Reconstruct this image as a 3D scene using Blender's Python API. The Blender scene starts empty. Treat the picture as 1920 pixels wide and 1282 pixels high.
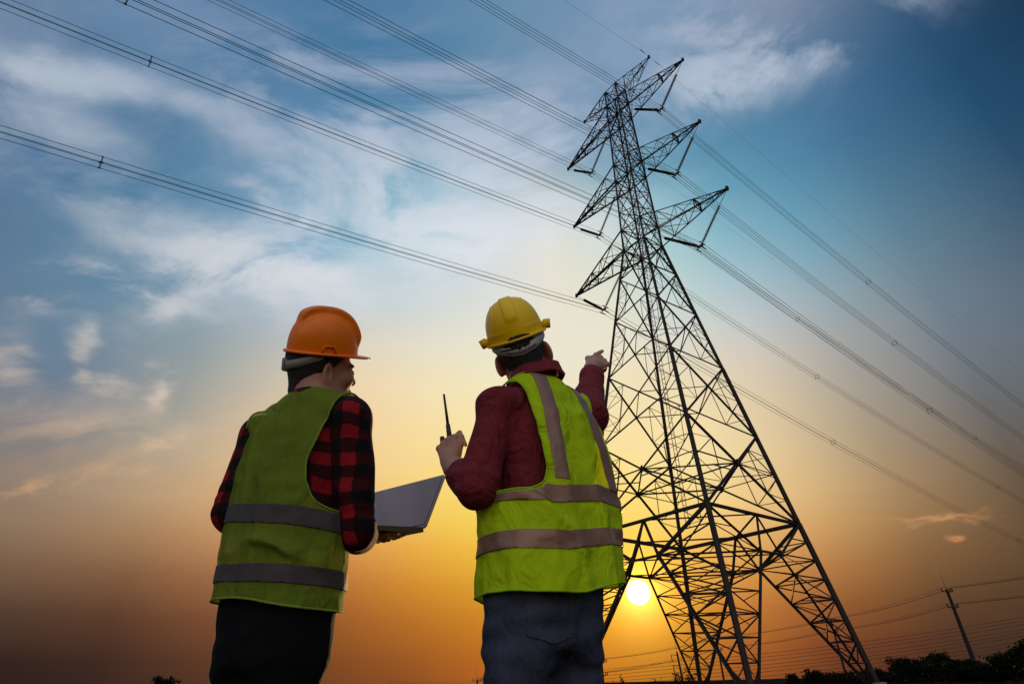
import bpy, bmesh, math, random
import numpy as np
from mathutils import Vector, Matrix
R = math.radians
SC = bpy.context.scene
COL = SC.collection

# ---------------------------------------------------------------- camera
cam_d = bpy.data.cameras.new("camera"); cam = bpy.data.objects.new("camera", cam_d); COL.objects.link(cam)
cam.location = (0, 0, .7)
cam_d.sensor_width = 36; cam_d.lens = 19.96; cam_d.clip_end = 6000; cam_d.clip_start = .05
cam.rotation_euler = (Matrix.Rotation(R(90) + .54029, 3, 'X') @ Matrix.Rotation(-.02155, 3, 'Z')).to_euler()
SC.camera = cam
SC.view_settings.view_transform = 'Standard'; SC.view_settings.look = 'None'
SC.view_settings.exposure = 0; SC.view_settings.gamma = 1
SC.cycles.max_bounces = 6; SC.cycles.transparent_max_bounces = 12

# ---------------------------------------------------------------- sun
SUN_AZ, SUN_EL = 11.09, 6.83
sdir = Vector((math.sin(R(SUN_AZ)) * math.cos(R(SUN_EL)), math.cos(R(SUN_AZ)) * math.cos(R(SUN_EL)), math.sin(R(SUN_EL))))
sd = bpy.data.lights.new("sun", 'SUN'); sd.energy = 5.0; sd.angle = R(.6); sd.color = (1, .62, .3)
so = bpy.data.objects.new("sun", sd); COL.objects.link(so); so.rotation_euler = sdir.to_track_quat('Z', 'Y').to_euler()

# ---------------------------------------------------------------- sky
def lin(c):
    return tuple((v / 255 / 12.92) if v <= 10 else ((v / 255 + .055) / 1.055) ** 2.4 for v in c)
# measured sky tones: azimuth, elevation (degrees), colour 0-255
SKY = [(-58.8,45.2,89,118,151), (-47.5,51.0,90,128,165), (-30.2,57.4,72,120,159), (-21.0,59.7,74,122,161), (1.2,60.4,102,140,171), (18.5,58.9,119,148,179), (22.3,57.4,122,151,181), (41.7,51.3,104,128,157), (51.2,44.1,42,82,117), (57.6,43.3,20,54,83), (54.0,37.5,30,72,105), (-52.6,35.6,90,122,155), (-48.8,41.9,66,112,151), (-40.5,44.0,70,118,153), (-36.3,54.4,88,126,163), (-25.0,43.8,116,162,191), (-17.5,40.1,156,192,207), (32.0,46.0,84,134,165), (31.9,38.5,112,162,185), (45.0,38.1,70,104,133), (50.1,30.6,62,90,113), (43.1,43.9,60,104,141), (39.0,35.9,94,141,164), (25.7,37.8,136,182,199), (-49.4,29.2,88,118,147), (-42.6,32.1,96,134,161), (-36.1,26.6,124,146,159), (-46.8,23.3,110,132,151), (-27.4,30.6,165,178,190), (-10.3,35.1,200,210,214), (-10.0,30.8,228,222,206), (5.8,32.9,232,226,208), (21.8,35.0,180,206,207), (26.2,29.9,192,198,200), (35.5,27.3,148,158,162), (41.3,25.4,118,132,144), (46.5,23.3,98,112,126), (-44.4,17.3,112,118,128), (-38.0,19.7,128,134,142), (-32.5,22.2,162,160,152), (-27.2,25.6,192,184,168), (-12.4,24.8,246,218,164), (-10.3,19.8,252,216,140), (16.0,21.4,255,226,168), (25.9,19.9,228,200,158), (34.4,18.2,162,148,128), (41.4,16.4,108,102,96), (-42.3,11.8,148,124,106), (-35.8,12.8,178,142,112), (-29.4,15.7,212,172,128), (-12.0,14.7,253,200,112), (-6.0,10.0,252,180,58), (28.4,12.5,212,168,110), (35.3,9.4,140,104,70), (40.4,8.7,98,76,54), (-43.4,14.7,140,125,112), (-40.4,6.6,84,60,44), (-34.0,7.0,112,76,54), (-27.3,7.3,142,92,58), (-13.3,8.6,205,125,52), (-12.9,4.2,165,92,40), (-5.9,5.5,215,132,38), (-38.4,1.0,36,28,26), (-32.2,0.9,58,40,34), (-25.8,0.8,84,52,38), (-12.5,0.6,122,68,34), (-5.3,0.5,165,92,34), (13.0,2.9,228,130,20), (12.6,0.1,166,84,30), (24.6,6.5,180,114,60), (23.1,0.7,112,62,36), (31.6,4.0,104,68,42), (30.7,1.2,80,48,34), (38.4,3.5,74,54,38), (37.4,0.9,68,42,34), (22.8,13.2,248,206,142), (20.3,16.8,255,222,160), (1.3,1.2,188,104,30), (-12.1,27.5,240,221,188), (-6.1,27.8,248,228,190), (-8.8,31.9,230,224,208), (-14.6,19.5,243,206,150), (-11.0,22.3,252,222,168), (-3.8,35.3,220,222,216), (27.2,24.6,212,198,176), (28.8,18.4,204,178,142), (6.3,31.8,234,228,208), (3.8,4.0,232,138,25), (5.9,0.7,200,112,30), (-17.4,4.2,142,84,40), (-23.2,11.8,210,152,102), (7.4,7.0,250,170,20), (14.6,10.2,252,190,90), (20.9,8.9,225,160,80), (19.7,3.5,180,100,45), (4.3,12.2,255,205,80)]
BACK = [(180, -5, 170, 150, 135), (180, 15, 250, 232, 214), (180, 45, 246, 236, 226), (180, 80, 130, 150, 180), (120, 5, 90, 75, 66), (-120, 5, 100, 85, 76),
        (120, 35, 90, 110, 140), (-120, 35, 110, 130, 160), (0, 88, 95, 130, 172), (0, -12, 60, 40, 28), (100, 70, 70, 100, 140), (-100, 70, 90, 120, 160)]  # unseen sky, not measured; tones behind the camera chosen to fill-light the men
def dirv(az, el):
    az, el = np.radians(az), np.radians(el)
    return np.array([np.sin(az) * np.cos(el), np.cos(az) * np.cos(el), np.sin(el)])
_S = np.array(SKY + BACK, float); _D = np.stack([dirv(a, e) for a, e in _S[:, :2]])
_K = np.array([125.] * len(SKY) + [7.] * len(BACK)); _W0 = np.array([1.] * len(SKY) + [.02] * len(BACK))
def skyat(az, el):
    w = _W0 * np.exp(_K * (_D @ dirv(az, el) - 1)) + 1e-12
    return lin(tuple((w[:, None] * _S[:, 2:]).sum(0) / w.sum()))
_W = _S.copy()
for _ in range(14):     # fit the samples so that the blended sky passes through the measured tones
    for i in range(len(SKY)):
        w = _W0 * np.exp(_K * (_D @ _D[i] - 1)) + 1e-12; _S[i, 2:] = np.clip(_S[i, 2:] + .7 * (_W[i, 2:] - (w[:, None] * _S[:, 2:]).sum(0) / w.sum()), 0, 255)
world = bpy.data.worlds.new("World"); SC.world = world; world.use_nodes = True
nt = world.node_tree; nt.nodes.clear(); N, LK = nt.nodes, nt.links
def math_n(op, a, b=None, c=None, clamp=False):
    n = N.new('ShaderNodeMath'); n.operation = op; n.use_clamp = clamp
    for i, v in enumerate((a, b, c)):
        if v is None: continue
        if isinstance(v, (int, float)): n.inputs[i].default_value = v
        else: LK.new(v, n.inputs[i])
    return n.outputs[0]
def mixc(f, a, b, mode='MIX'):
    n = N.new('ShaderNodeMix'); n.data_type = 'RGBA'; n.blend_type = mode
    for s, v in ((n.inputs[0], f), (n.inputs[6], a), (n.inputs[7], b)):
        if isinstance(v, (int, float)): s.default_value = v
        elif isinstance(v, tuple): s.default_value = (*v, 1) if len(v) == 3 else v
        else: LK.new(v, s)
    return n.outputs[2]
def sstep(x, lo, hi):
    n = N.new('ShaderNodeMapRange'); n.interpolation_type = 'SMOOTHSTEP'
    n.inputs[1].default_value = lo; n.inputs[2].default_value = hi; LK.new(x, n.inputs[0]); return n.outputs[0]
def ramp(fac, stops):
    n = N.new('ShaderNodeValToRGB'); e = n.color_ramp.elements
    while len(e) < len(stops): e.new(.5)
    for i, (p, c) in enumerate(stops): e[i].position = p
    for i, (p, c) in enumerate(stops): e[i].color = (*c, 1)
    LK.new(fac, n.inputs[0]); return n.outputs[0]
tc = N.new('ShaderNodeTexCoord'); DIR = tc.outputs['Generated']
sx = N.new('ShaderNodeSeparateXYZ'); LK.new(DIR, sx.inputs[0])
AZ = math_n('MULTIPLY', math_n('ARCTAN2', sx.outputs[0], sx.outputs[1]), 180 / math.pi)
EL = math_n('MULTIPLY', math_n('ARCSINE', sx.outputs[2]), 180 / math.pi)
EF = math_n('DIVIDE', math_n('ADD', EL, 12), 102)
els = [-12, -6, -1, 2, 5, 8, 11, 14, 18, 22, 26, 30, 34, 38, 42, 46, 50, 54, 58, 62, 68, 78, 90]
azs = [-180, -120, -80, -64, -52, -42, -33, -25, -17, -9, -2, 5, 12, 19, 26, 34, 42, 52, 64, 80, 120, 180]
col = None
for j, a in enumerate(azs):
    rp = ramp(EF, [((e + 12) / 102, skyat(a, e)) for e in els])
    if col is None: col = rp
    else:
        f = N.new('ShaderNodeMapRange'); LK.new(AZ, f.inputs[0]); f.inputs[1].default_value = azs[j - 1]; f.inputs[2].default_value = a
        col = mixc(f.outputs[0], col, rp)
# clouds: soft banks at their own directions, broken up by noise that is laid on a high flat layer
inv = math_n('DIVIDE', 1.0, math_n('ADD', math_n('MAXIMUM', sx.outputs[2], 0.0), .32))
cv = N.new('ShaderNodeCombineXYZ'); LK.new(math_n('MULTIPLY', sx.outputs[0], inv), cv.inputs[0]); LK.new(math_n('MULTIPLY', sx.outputs[1], inv), cv.inputs[1])
cv.inputs[2].default_value = 3.1
def noise(vec, scale, detail=5, rough=.55, dist=0.):
    n = N.new('ShaderNodeTexNoise'); n.inputs['Scale'].default_value = scale; n.inputs['Detail'].default_value = detail
    n.inputs['Roughness'].default_value = rough; n.inputs['Distortion'].default_value = dist; LK.new(vec, n.inputs['Vector']); return n
mp = N.new('ShaderNodeMapping'); mp.inputs['Rotation'].default_value = (0, 0, R(-28)); mp.inputs['Scale'].default_value = (1.0, 1.7, 1); LK.new(cv.outputs[0], mp.inputs[0])
n1 = noise(mp.outputs[0], 3.6, 9, .62, .5); n2 = noise(mp.outputs[0], 1.3, 4, .5, .5)
wn = noise(cv.outputs[0], 4.0, 4, .55)
wv = N.new('ShaderNodeVectorMath'); wv.operation = 'SUBTRACT'; LK.new(wn.outputs['Color'], wv.inputs[0]); wv.inputs[1].default_value = (.5, .5, .5)
ws = N.new('ShaderNodeVectorMath'); ws.operation = 'SCALE'; LK.new(wv.outputs[0], ws.inputs[0]); ws.inputs['Scale'].default_value = .13
wd = N.new('ShaderNodeVectorMath'); wd.operation = 'ADD'; LK.new(DIR, wd.inputs[0]); LK.new(ws.outputs[0], wd.inputs[1])
CL = [((-0.604,0.432,0.670),(16.722,10.658,7.448),(-10.634,44.053,-39.162),0.90),
 ((-0.541,0.457,0.706),(20.389,10.467,8.160),(-8.252,44.138,-35.996),1.00),
 ((-0.462,0.515,0.722),(20.211,16.198,0.690),(-28.628,37.681,-46.023),0.45),
 ((-0.407,0.554,0.726),(21.937,18.568,-2.547),(-32.278,32.180,-43.396),0.35),
 ((-0.319,0.553,0.770),(13.489,4.598,1.635),(-5.711,24.046,-20.503),0.35),
 ((-0.213,0.588,0.780),(19.527,2.581,2.751),(-0.252,13.780,-11.142),0.50),
 ((-0.193,0.663,0.723),(37.669,5.254,4.534),(-0.189,9.645,-9.604),1.10),
 ((-0.262,0.706,0.658),(22.458,4.418,3.430),(-0.218,10.660,-12.304),0.50),
 ((-0.069,0.732,0.677),(13.260,-1.851,2.613),(4.686,13.139,-14.468),1.30),
 ((0.006,0.679,0.734),(9.422,2.201,-2.794),(-7.971,15.311,-14.815),0.45),
 ((-0.080,0.618,0.782),(12.668,0.520,0.245),(-0.381,15.326,-12.819),0.40),
 ((-0.439,0.689,0.576),(12.242,6.064,1.202),(-6.267,18.064,-27.307),1.10),
 ((-0.363,0.738,0.569),(12.590,7.827,-2.997),(-13.999,12.554,-26.023),0.80),
 ((-0.551,0.665,0.504),(12.157,8.374,1.259),(-18.153,36.744,-69.124),0.55),
 ((-0.643,0.615,0.457),(16.637,14.017,3.451),(-13.347,30.962,-61.408),0.50),
 ((-0.501,0.705,0.502),(21.085,2.521,16.497),(27.857,49.623,-43.187),0.50),
 ((0.294,0.489,0.821),(10.946,1.388,-5.358),(-7.593,20.733,-10.141),1.10),
 ((0.388,0.493,0.779),(10.077,-6.943,-1.265),(10.187,17.853,-16.843),0.90),
 ((0.479,0.441,0.759),(11.661,-7.843,-3.452),(12.904,30.786,-26.357),0.80),
 ((0.277,0.555,0.784),(21.273,-0.476,-7.808),(-7.901,36.810,-23.773),0.55),
 ((-0.270,0.538,0.799),(8.976,4.033,-0.311),(-7.124,14.838,-13.211),0.40),
 ((0.051,0.628,0.777),(9.643,2.106,-2.984),(-5.073,10.613,-8.906),0.45),
 ((-0.323,0.619,0.716),(12.417,6.413,-0.643),(-7.581,13.117,-15.556),0.40),
 ((0.087,0.727,0.681),(18.262,-1.264,-1.714),(-0.480,13.425,-15.008),0.35),
 ((-0.110,0.558,0.823),(10.206,3.401,-1.556),(-8.387,18.554,-14.457),0.35),
 ((-0.601,0.487,0.634),(14.888,13.780,2.752),(-16.947,25.629,-36.651),0.35),
 ((-0.342,0.692,0.636),(17.957,9.756,-1.746),(-10.293,14.911,-22.551),0.40),
 ((-0.613,0.722,0.320),(10.800,7.819,1.496),(-3.504,11.126,-32.847),0.20),
 ((0.316,0.533,0.785),(20.703,-3.799,-6.391),(-0.792,27.797,-19.089),0.55),
 ((-0.662,0.649,0.374),(44.033,33.960,17.632),(-0.484,17.748,-32.977),0.90),
 ((-0.601,0.684,0.413),(94.793,62.087,33.776),(-0.659,21.996,-38.584),0.60),
 ((-0.589,0.711,0.385),(32.664,34.386,-14.865),(-48.829,7.628,-89.649),0.50),
 ((-0.533,0.753,0.387),(55.657,55.743,-33.069),(-24.810,1.764,-38.783),0.55),
 ((-0.521,0.792,0.318),(32.078,13.606,17.136),(21.731,44.105,-75.700),0.90),
 ((-0.638,0.732,0.238),(25.296,16.816,13.982),(19.213,45.114,-89.020),1.00),
 ((-0.560,0.784,0.268),(20.444,14.282,-0.982),(-18.251,19.534,-95.908),0.40),
 ((0.581,0.795,0.174),(33.481,-25.157,0.206),(31.765,39.855,-295.804),0.40),
 ((0.179,0.980,0.082),(86.384,-16.016,-3.071),(-6.631,28.398,-334.637),0.60),
 ((-0.395,0.638,0.661),(22.606,18.370,-4.985),(-44.262,37.313,-63.228),0.50),
 ((-0.587,0.551,0.593),(13.882,12.579,1.207),(-12.118,16.033,-27.723),0.20),
 ((-0.515,0.623,0.589),(13.415,9.067,1.294),(-11.587,22.044,-34.328),0.20),
 ((-0.369,0.482,0.795),(12.946,4.692,2.538),(-5.985,27.584,-20.464),0.25)]
tot = None
for (d0, ta, tb, st) in CL:
    def dot(v):
        n = N.new('ShaderNodeVectorMath'); n.operation = 'DOT_PRODUCT'; LK.new(wd.outputs[0], n.inputs[0]); n.inputs[1].default_value = v; return n.outputs['Value']
    a = math_n('SUBTRACT', dot(ta), sum(x * y for x, y in zip(ta, d0))); b = math_n('SUBTRACT', dot(tb), sum(x * y for x, y in zip(tb, d0)))
    r2 = math_n('MULTIPLY_ADD', a, a, math_n('MULTIPLY', b, b))
    g = math_n('EXPONENT', math_n('MULTIPLY', r2, -.62))
    tot = math_n('MULTIPLY', g, st) if tot is None else math_n('MULTIPLY_ADD', g, st, tot)
front = sstep(sx.outputs[1], -.1, .25)
dens = math_n('MULTIPLY', math_n('MULTIPLY', tot, 1.5), sstep(n1.outputs['Fac'], .37, .61))
base = math_n('MULTIPLY', sstep(math_n('MULTIPLY', n2.outputs['Fac'], n1.outputs['Fac']), .20, .42), .15)
fade = math_n('MULTIPLY', sstep(EL, 3, 24), sstep(math_n('MULTIPLY', AZ, -1.0), -34, -8))
dens = math_n('ADD', dens, math_n('MULTIPLY', base, math_n('MULTIPLY_ADD', fade, .9, .06)))
n3 = noise(mp.outputs[0], 9.0, 8, .65, .6)
dens = math_n('MULTIPLY', dens, math_n('MULTIPLY_ADD', sstep(n3.outputs['Fac'], .3, .7), .7, .62))
dens = math_n('SUBTRACT', 1.0, math_n('EXPONENT', math_n('MULTIPLY', dens, -1.55)))
dens = math_n('MULTIPLY', dens, front)
ccol = ramp(EF, [((e + 12) / 102, lin(c)) for e, c in ((0, (170, 105, 60)), (9, (215, 150, 95)), (16, (238, 190, 140)), (22, (232, 210, 190)), (30, (228, 226, 226)), (40, (226, 231, 237)), (50, (198, 208, 224)), (60, (180, 190, 212)))])
# banks far from the sun catch less light
sdot = N.new('ShaderNodeVectorMath'); sdot.operation = 'DOT_PRODUCT'; LK.new(DIR, sdot.inputs[0]); sdot.inputs[1].default_value = tuple(sdir)
far = sstep(sdot.outputs['Value'], .45, .86)
ccol = mixc(far, mixc(1.0, ccol, (.62, .67, .73), 'MULTIPLY'), ccol)
col = mixc(dens, col, ccol)
# glow round the sun
cosd = sdot.outputs['Value']; ang = math_n('MULTIPLY', math_n('ARCCOSINE', math_n('MINIMUM', cosd, 1.0)), 180 / math.pi)
g1 = math_n('EXPONENT', math_n('MULTIPLY', ang, -.75)); g2 = math_n('EXPONENT', math_n('MULTIPLY', ang, -.22))
def addc(c, f, k):
    s = N.new('ShaderNodeVectorMath'); s.operation = 'SCALE'; s.inputs[0].default_value = k; LK.new(f, s.inputs['Scale'])
    return mixc(1.0, c, s.outputs[0], 'ADD')
col = addc(col, g1, (3.4, 1.7, .28)); col = addc(col, g2, (.26, .10, .0))
col = addc(col, sstep(ang, 1.15, .7), (7, 6, 4))
bk = math_n('MULTIPLY_ADD', sstep(math_n('MULTIPLY', sx.outputs[1], -1.0), -.1, .6), .75, 1.0)     # unseen sky behind the camera, boosted as added fill for the men's backs
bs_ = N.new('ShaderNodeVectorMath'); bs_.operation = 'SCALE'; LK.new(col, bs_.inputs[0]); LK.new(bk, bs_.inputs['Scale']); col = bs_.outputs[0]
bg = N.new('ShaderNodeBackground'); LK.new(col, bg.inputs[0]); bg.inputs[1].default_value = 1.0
# thin physical sky on top of it
ns = N.new('ShaderNodeTexSky'); ns.sky_type = 'NISHITA'; ns.sun_disc = False; ns.sun_elevation = R(SUN_EL); ns.sun_rotation = R(SUN_AZ)
bg2 = N.new('ShaderNodeBackground'); LK.new(ns.outputs[0], bg2.inputs[0]); bg2.inputs[1].default_value = .0002
ad = N.new('ShaderNodeAddShader'); LK.new(bg.outputs[0], ad.inputs[0]); LK.new(bg2.outputs[0], ad.inputs[1])
wo = N.new('ShaderNodeOutputWorld'); LK.new(ad.outputs[0], wo.inputs[0])
world.cycles.sampling_method = 'MANUAL'; world.cycles.sample_map_resolution = 512

# ---------------------------------------------------------------- materials
def mat(name, color, rough=.6, metal=0., noise_amt=.0, noise_scale=8., spec=.5, bump=0., bscale=None):
    m = bpy.data.materials.new(name); m.use_nodes = True; t = m.node_tree; b = t.nodes['Principled BSDF']
    b.inputs['Base Color'].default_value = (*color, 1); b.inputs['Roughness'].default_value = rough; b.inputs['Metallic'].default_value = metal
    b.inputs['Specular IOR Level'].default_value = spec
    if noise_amt or bump:
        co = t.nodes.new('ShaderNodeTexCoord'); nz = t.nodes.new('ShaderNodeTexNoise'); nz.inputs['Scale'].default_value = noise_scale; nz.inputs['Detail'].default_value = 6
        t.links.new(co.outputs['Object'], nz.inputs['Vector'])
        if noise_amt:
            mx = t.nodes.new('ShaderNodeMix'); mx.data_type = 'RGBA'
            mx.inputs[6].default_value = (*[c * (1 - noise_amt) for c in color], 1); mx.inputs[7].default_value = (*[min(1, c * (1 + noise_amt)) for c in color], 1)
            t.links.new(nz.outputs['Fac'], mx.inputs[0]); t.links.new(mx.outputs[2], b.inputs['Base Color'])
        if bump:
            n2 = nz
            if bscale:
                n2 = t.nodes.new('ShaderNodeTexNoise'); n2.inputs['Scale'].default_value = bscale; n2.inputs['Detail'].default_value = 3; t.links.new(co.outputs['Object'], n2.inputs['Vector'])
            bp = t.nodes.new('ShaderNodeBump'); bp.inputs['Strength'].default_value = bump; bp.inputs['Distance'].default_value = .01
            t.links.new(n2.outputs['Fac'], bp.inputs['Height']); t.links.new(bp.outputs[0], b.inputs['Normal'])
    return m
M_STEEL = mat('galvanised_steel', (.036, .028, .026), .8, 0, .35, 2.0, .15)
M_WIRE = mat('aluminium_cable', (.03, .03, .032), .8, 0, 0, 8, .15)
M_INS = mat('brown_porcelain', (.018, .009, .009), .85, 0, .2, 5, .05)
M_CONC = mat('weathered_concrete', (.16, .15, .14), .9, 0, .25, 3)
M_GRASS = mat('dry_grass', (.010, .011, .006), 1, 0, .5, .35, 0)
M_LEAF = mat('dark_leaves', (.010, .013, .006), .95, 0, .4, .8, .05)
M_BARK = mat('bark', (.06, .045, .032), .95, 0, .3, 6)

# ---------------------------------------------------------------- mesh tools
def link(name, me, m=None, parent=None):
    o = bpy.data.objects.new(name, me); COL.objects.link(o)
    if m is not None: me.materials.append(m)
    if parent is not None: o.parent = parent
    return o
def tag(o, label=None, cat=None, group=None, kind=None):
    if label: o['label'] = label
    if cat: o['category'] = cat
    if group: o['group'] = group
    if kind: o['kind'] = kind
    return o
def empty(name, loc, label, cat, group=None):
    o = bpy.data.objects.new(name, None); COL.objects.link(o); o.location = loc; o.empty_display_size = .2
    return tag(o, label, cat, group)
class MB:
    """collects prisms, tubes and lathes into one mesh"""
    def __init__(s): s.v = []; s.f = []
    def prof(s, p, q, pts, up=None, p2=None):
        p, q = Vector(p), Vector(q); d = (q - p).normalized()
        u = Vector(up) if up is not None else (Vector((0, 0, 1)) if abs(d.z) < .93 else Vector((1, 0, 0)))
        a = d.cross(u).normalized(); b = a.cross(d).normalized(); n = len(pts); k = len(s.v)
        for c, pp in ((p, pts), (q, p2 or pts)):
            for x, y in pp: s.v.append(tuple(c + a * x + b * y))
        for i in range(n): j = (i + 1) % n; s.f.append((k + i, k + j, k + n + j, k + n + i))
        s.f.append(tuple(k + i for i in range(n))[::-1]); s.f.append(tuple(k + n + i for i in range(n)))
    def angle(s, p, q, w, up=None):
        t = w * .16; h = w / 2
        s.prof(p, q, [(-h, -h), (h, -h), (h, -h + t), (-h + t, -h + t), (-h + t, h), (-h, h)], up)
    def bar(s, p, q, w, h=None, up=None):
        h = h or w; s.prof(p, q, [(-w / 2, -h / 2), (w / 2, -h / 2), (w / 2, h / 2), (-w / 2, h / 2)], up)
    def tube(s, p, q, r, r2=None, n=8):
        c = [(math.cos(2 * math.pi * i / n), math.sin(2 * math.pi * i / n)) for i in range(n)]
        s.prof(p, q, [(x * r, y * r) for x, y in c], p2=[(x * (r2 or r), y * (r2 or r)) for x, y in c])
    def path(s, pts, r, n=5):
        pts = [Vector(p) for p in pts]; k = len(s.v); m = len(pts); up = Vector((0, 0, 1))
        for i, p in enumerate(pts):
            d = (pts[min(i + 1, m - 1)] - pts[max(i - 1, 0)]).normalized()
            if abs(d.dot(up)) > .95: up = Vector((1, 0, 0)) if abs(d.x) < .9 else Vector((0, 1, 0))
            a = d.cross(up).normalized(); b = a.cross(d)
            rr = r[i] if isinstance(r, (list, tuple)) else r
            for j in range(n):
                t = 2 * math.pi * j / n; s.v.append(tuple(p + (a * math.cos(t) + b * math.sin(t)) * rr))
        for i in range(m - 1):
            for j in range(n):
                j2 = (j + 1) % n; s.f.append((k + i * n + j, k + i * n + j2, k + (i + 1) * n + j2, k + (i + 1) * n + j))
        s.f.append(tuple(k + j for j in range(n))[::-1]); s.f.append(tuple(k + (m - 1) * n + j for j in range(n)))
    def discs(s, p, q, rs, n=10):
        """lathe along p->q; rs = list of (t, radius)"""
        p, q = Vector(p), Vector(q); d = (q - p).normalized(); u = Vector((0, 0, 1)) if abs(d.z) < .93 else Vector((1, 0, 0))
        a = d.cross(u).normalized(); b = a.cross(d); k = len(s.v)
        for t, r in rs:
            c = p.lerp(q, t)
            for j in range(n):
                w = 2 * math.pi * j / n; s.v.append(tuple(c + (a * math.cos(w) + b * math.sin(w)) * r))
        for i in range(len(rs) - 1):
            for j in range(n):
                j2 = (j + 1) % n; s.f.append((k + i * n + j, k + i * n + j2, k + (i + 1) * n + j2, k + (i + 1) * n + j))
        s.f.append(tuple(k + j for j in range(n))[::-1]); s.f.append(tuple(k + (len(rs) - 1) * n + j for j in range(n)))
    def mesh(s, name, smooth=False):
        me = bpy.data.meshes.new(name); me.from_pydata(s.v, [], s.f); me.update()
        if smooth: me.shade_smooth()
        return me
    def build(s, name, m, parent=None, smooth=False):
        return link(name, s.mesh(name, smooth), m, parent)

# ---------------------------------------------------------------- ground
def sm(x, a, b):
    t = np.clip((x - a) / (b - a), 0, 1); return t * t * (3 - 2 * t)
def ground_z(x, y):
    side = 1 - sm(x - .25 * (y - 60), 15, 75) * (1 - sm(y, 100, 260))
    return -7.5 * sm(y, 58, 120) * side + .12 * np.sin(x * .31) * np.sin(y * .27) * sm(np.hypot(x - 0, y), 8, 30)
def make_ground():
    def axis(lims): return np.array(lims, float)
    g = np.concatenate([-np.geomspace(4000, 130, 12), np.arange(-120, 121, 4.), np.geomspace(130, 4000, 12)])
    gy = np.concatenate([-np.geomspace(4000, 70, 12), np.arange(-60, 201, 4.), np.geomspace(210, 4500, 14)])
    X, Y = np.meshgrid(g, gy); Z = ground_z(X, Y); n, m = X.shape
    v = np.stack([X.ravel(), Y.ravel(), Z.ravel()], 1)
    f = [(i * m + j, i * m + j + 1, (i + 1) * m + j + 1, (i + 1) * m + j) for i in range(n - 1) for j in range(m - 1)]
    me = bpy.data.meshes.new('ground'); me.from_pydata(v.tolist(), [], f); me.shade_smooth()
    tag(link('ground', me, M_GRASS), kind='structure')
make_ground()

# ---------------------------------------------------------------- transmission tower
TA = np.array([.6034, -.7974, 0]); TB = np.array([.7974, .6034, 0]); T0 = np.array([11.648, 38.63, 0])
def W(a, l, z): return tuple(T0 + a * TA + l * TB + np.array([0, 0, z]))
ZL = dict(w=9.16, n4=15.19, n3=20.76, n2=25.79, n1=29.97, b3=33.13, t3=35.47, m2=38.5, b2=41.66, t2=43.87, m1=47.1, b1=50.35, t1=52.61, top=55.)
WB3, WTOP, WBASE = 1.182, .756, 6.09
def wz(z): return WBASE + (WB3 - WBASE) * z / 33.13 if z < 33.13 else WB3 + (WTOP - WB3) * (z - 33.13) / (55 - 33.13)
CR = dict(N=(1, -1), R=(1, 1), F=(-1, 1), L=(-1, -1))
def node(c, z): w = wz(z); return W(CR[c][0] * w, CR[c][1] * w, z)
def fp(c1, c2, t, z):   # point on the face between two corners, t = 0..1
    return tuple(np.array(node(c1, z)) * (1 - t) + np.array(node(c2, z)) * t)
def mid(p, q, t=.5): return tuple(np.array(p) * (1 - t) + np.array(q) * t)
FACES = [('N', 'R'), ('R', 'F'), ('F', 'L'), ('L', 'N')]
tower = empty('transmission_tower', tuple(T0), 'tall black steel lattice pylon with six pointed crossarms behind the man who points', 'pylon')
tower_inv = Matrix.Translation(-Vector(T0))
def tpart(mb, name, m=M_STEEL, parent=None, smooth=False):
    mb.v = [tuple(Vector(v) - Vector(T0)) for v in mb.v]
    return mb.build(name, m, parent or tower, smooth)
LEGZ = [9.16, 8.02, 6.9, 5.78, 4.65, 3.5, 2.4, 1.3, .12]
def chord(c, o, z):     # inner chord of leg c in the face shared with corner o
    s = np.interp(z, [0, 2.4, 3.5, 4.65, 5.75, 6.9], [5.72, 4.0, 3.28, 2.5, 1.79, 1.03]); w = wz(z)
    return fp(c, o, .5 - s / (2 * w), z)
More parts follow.
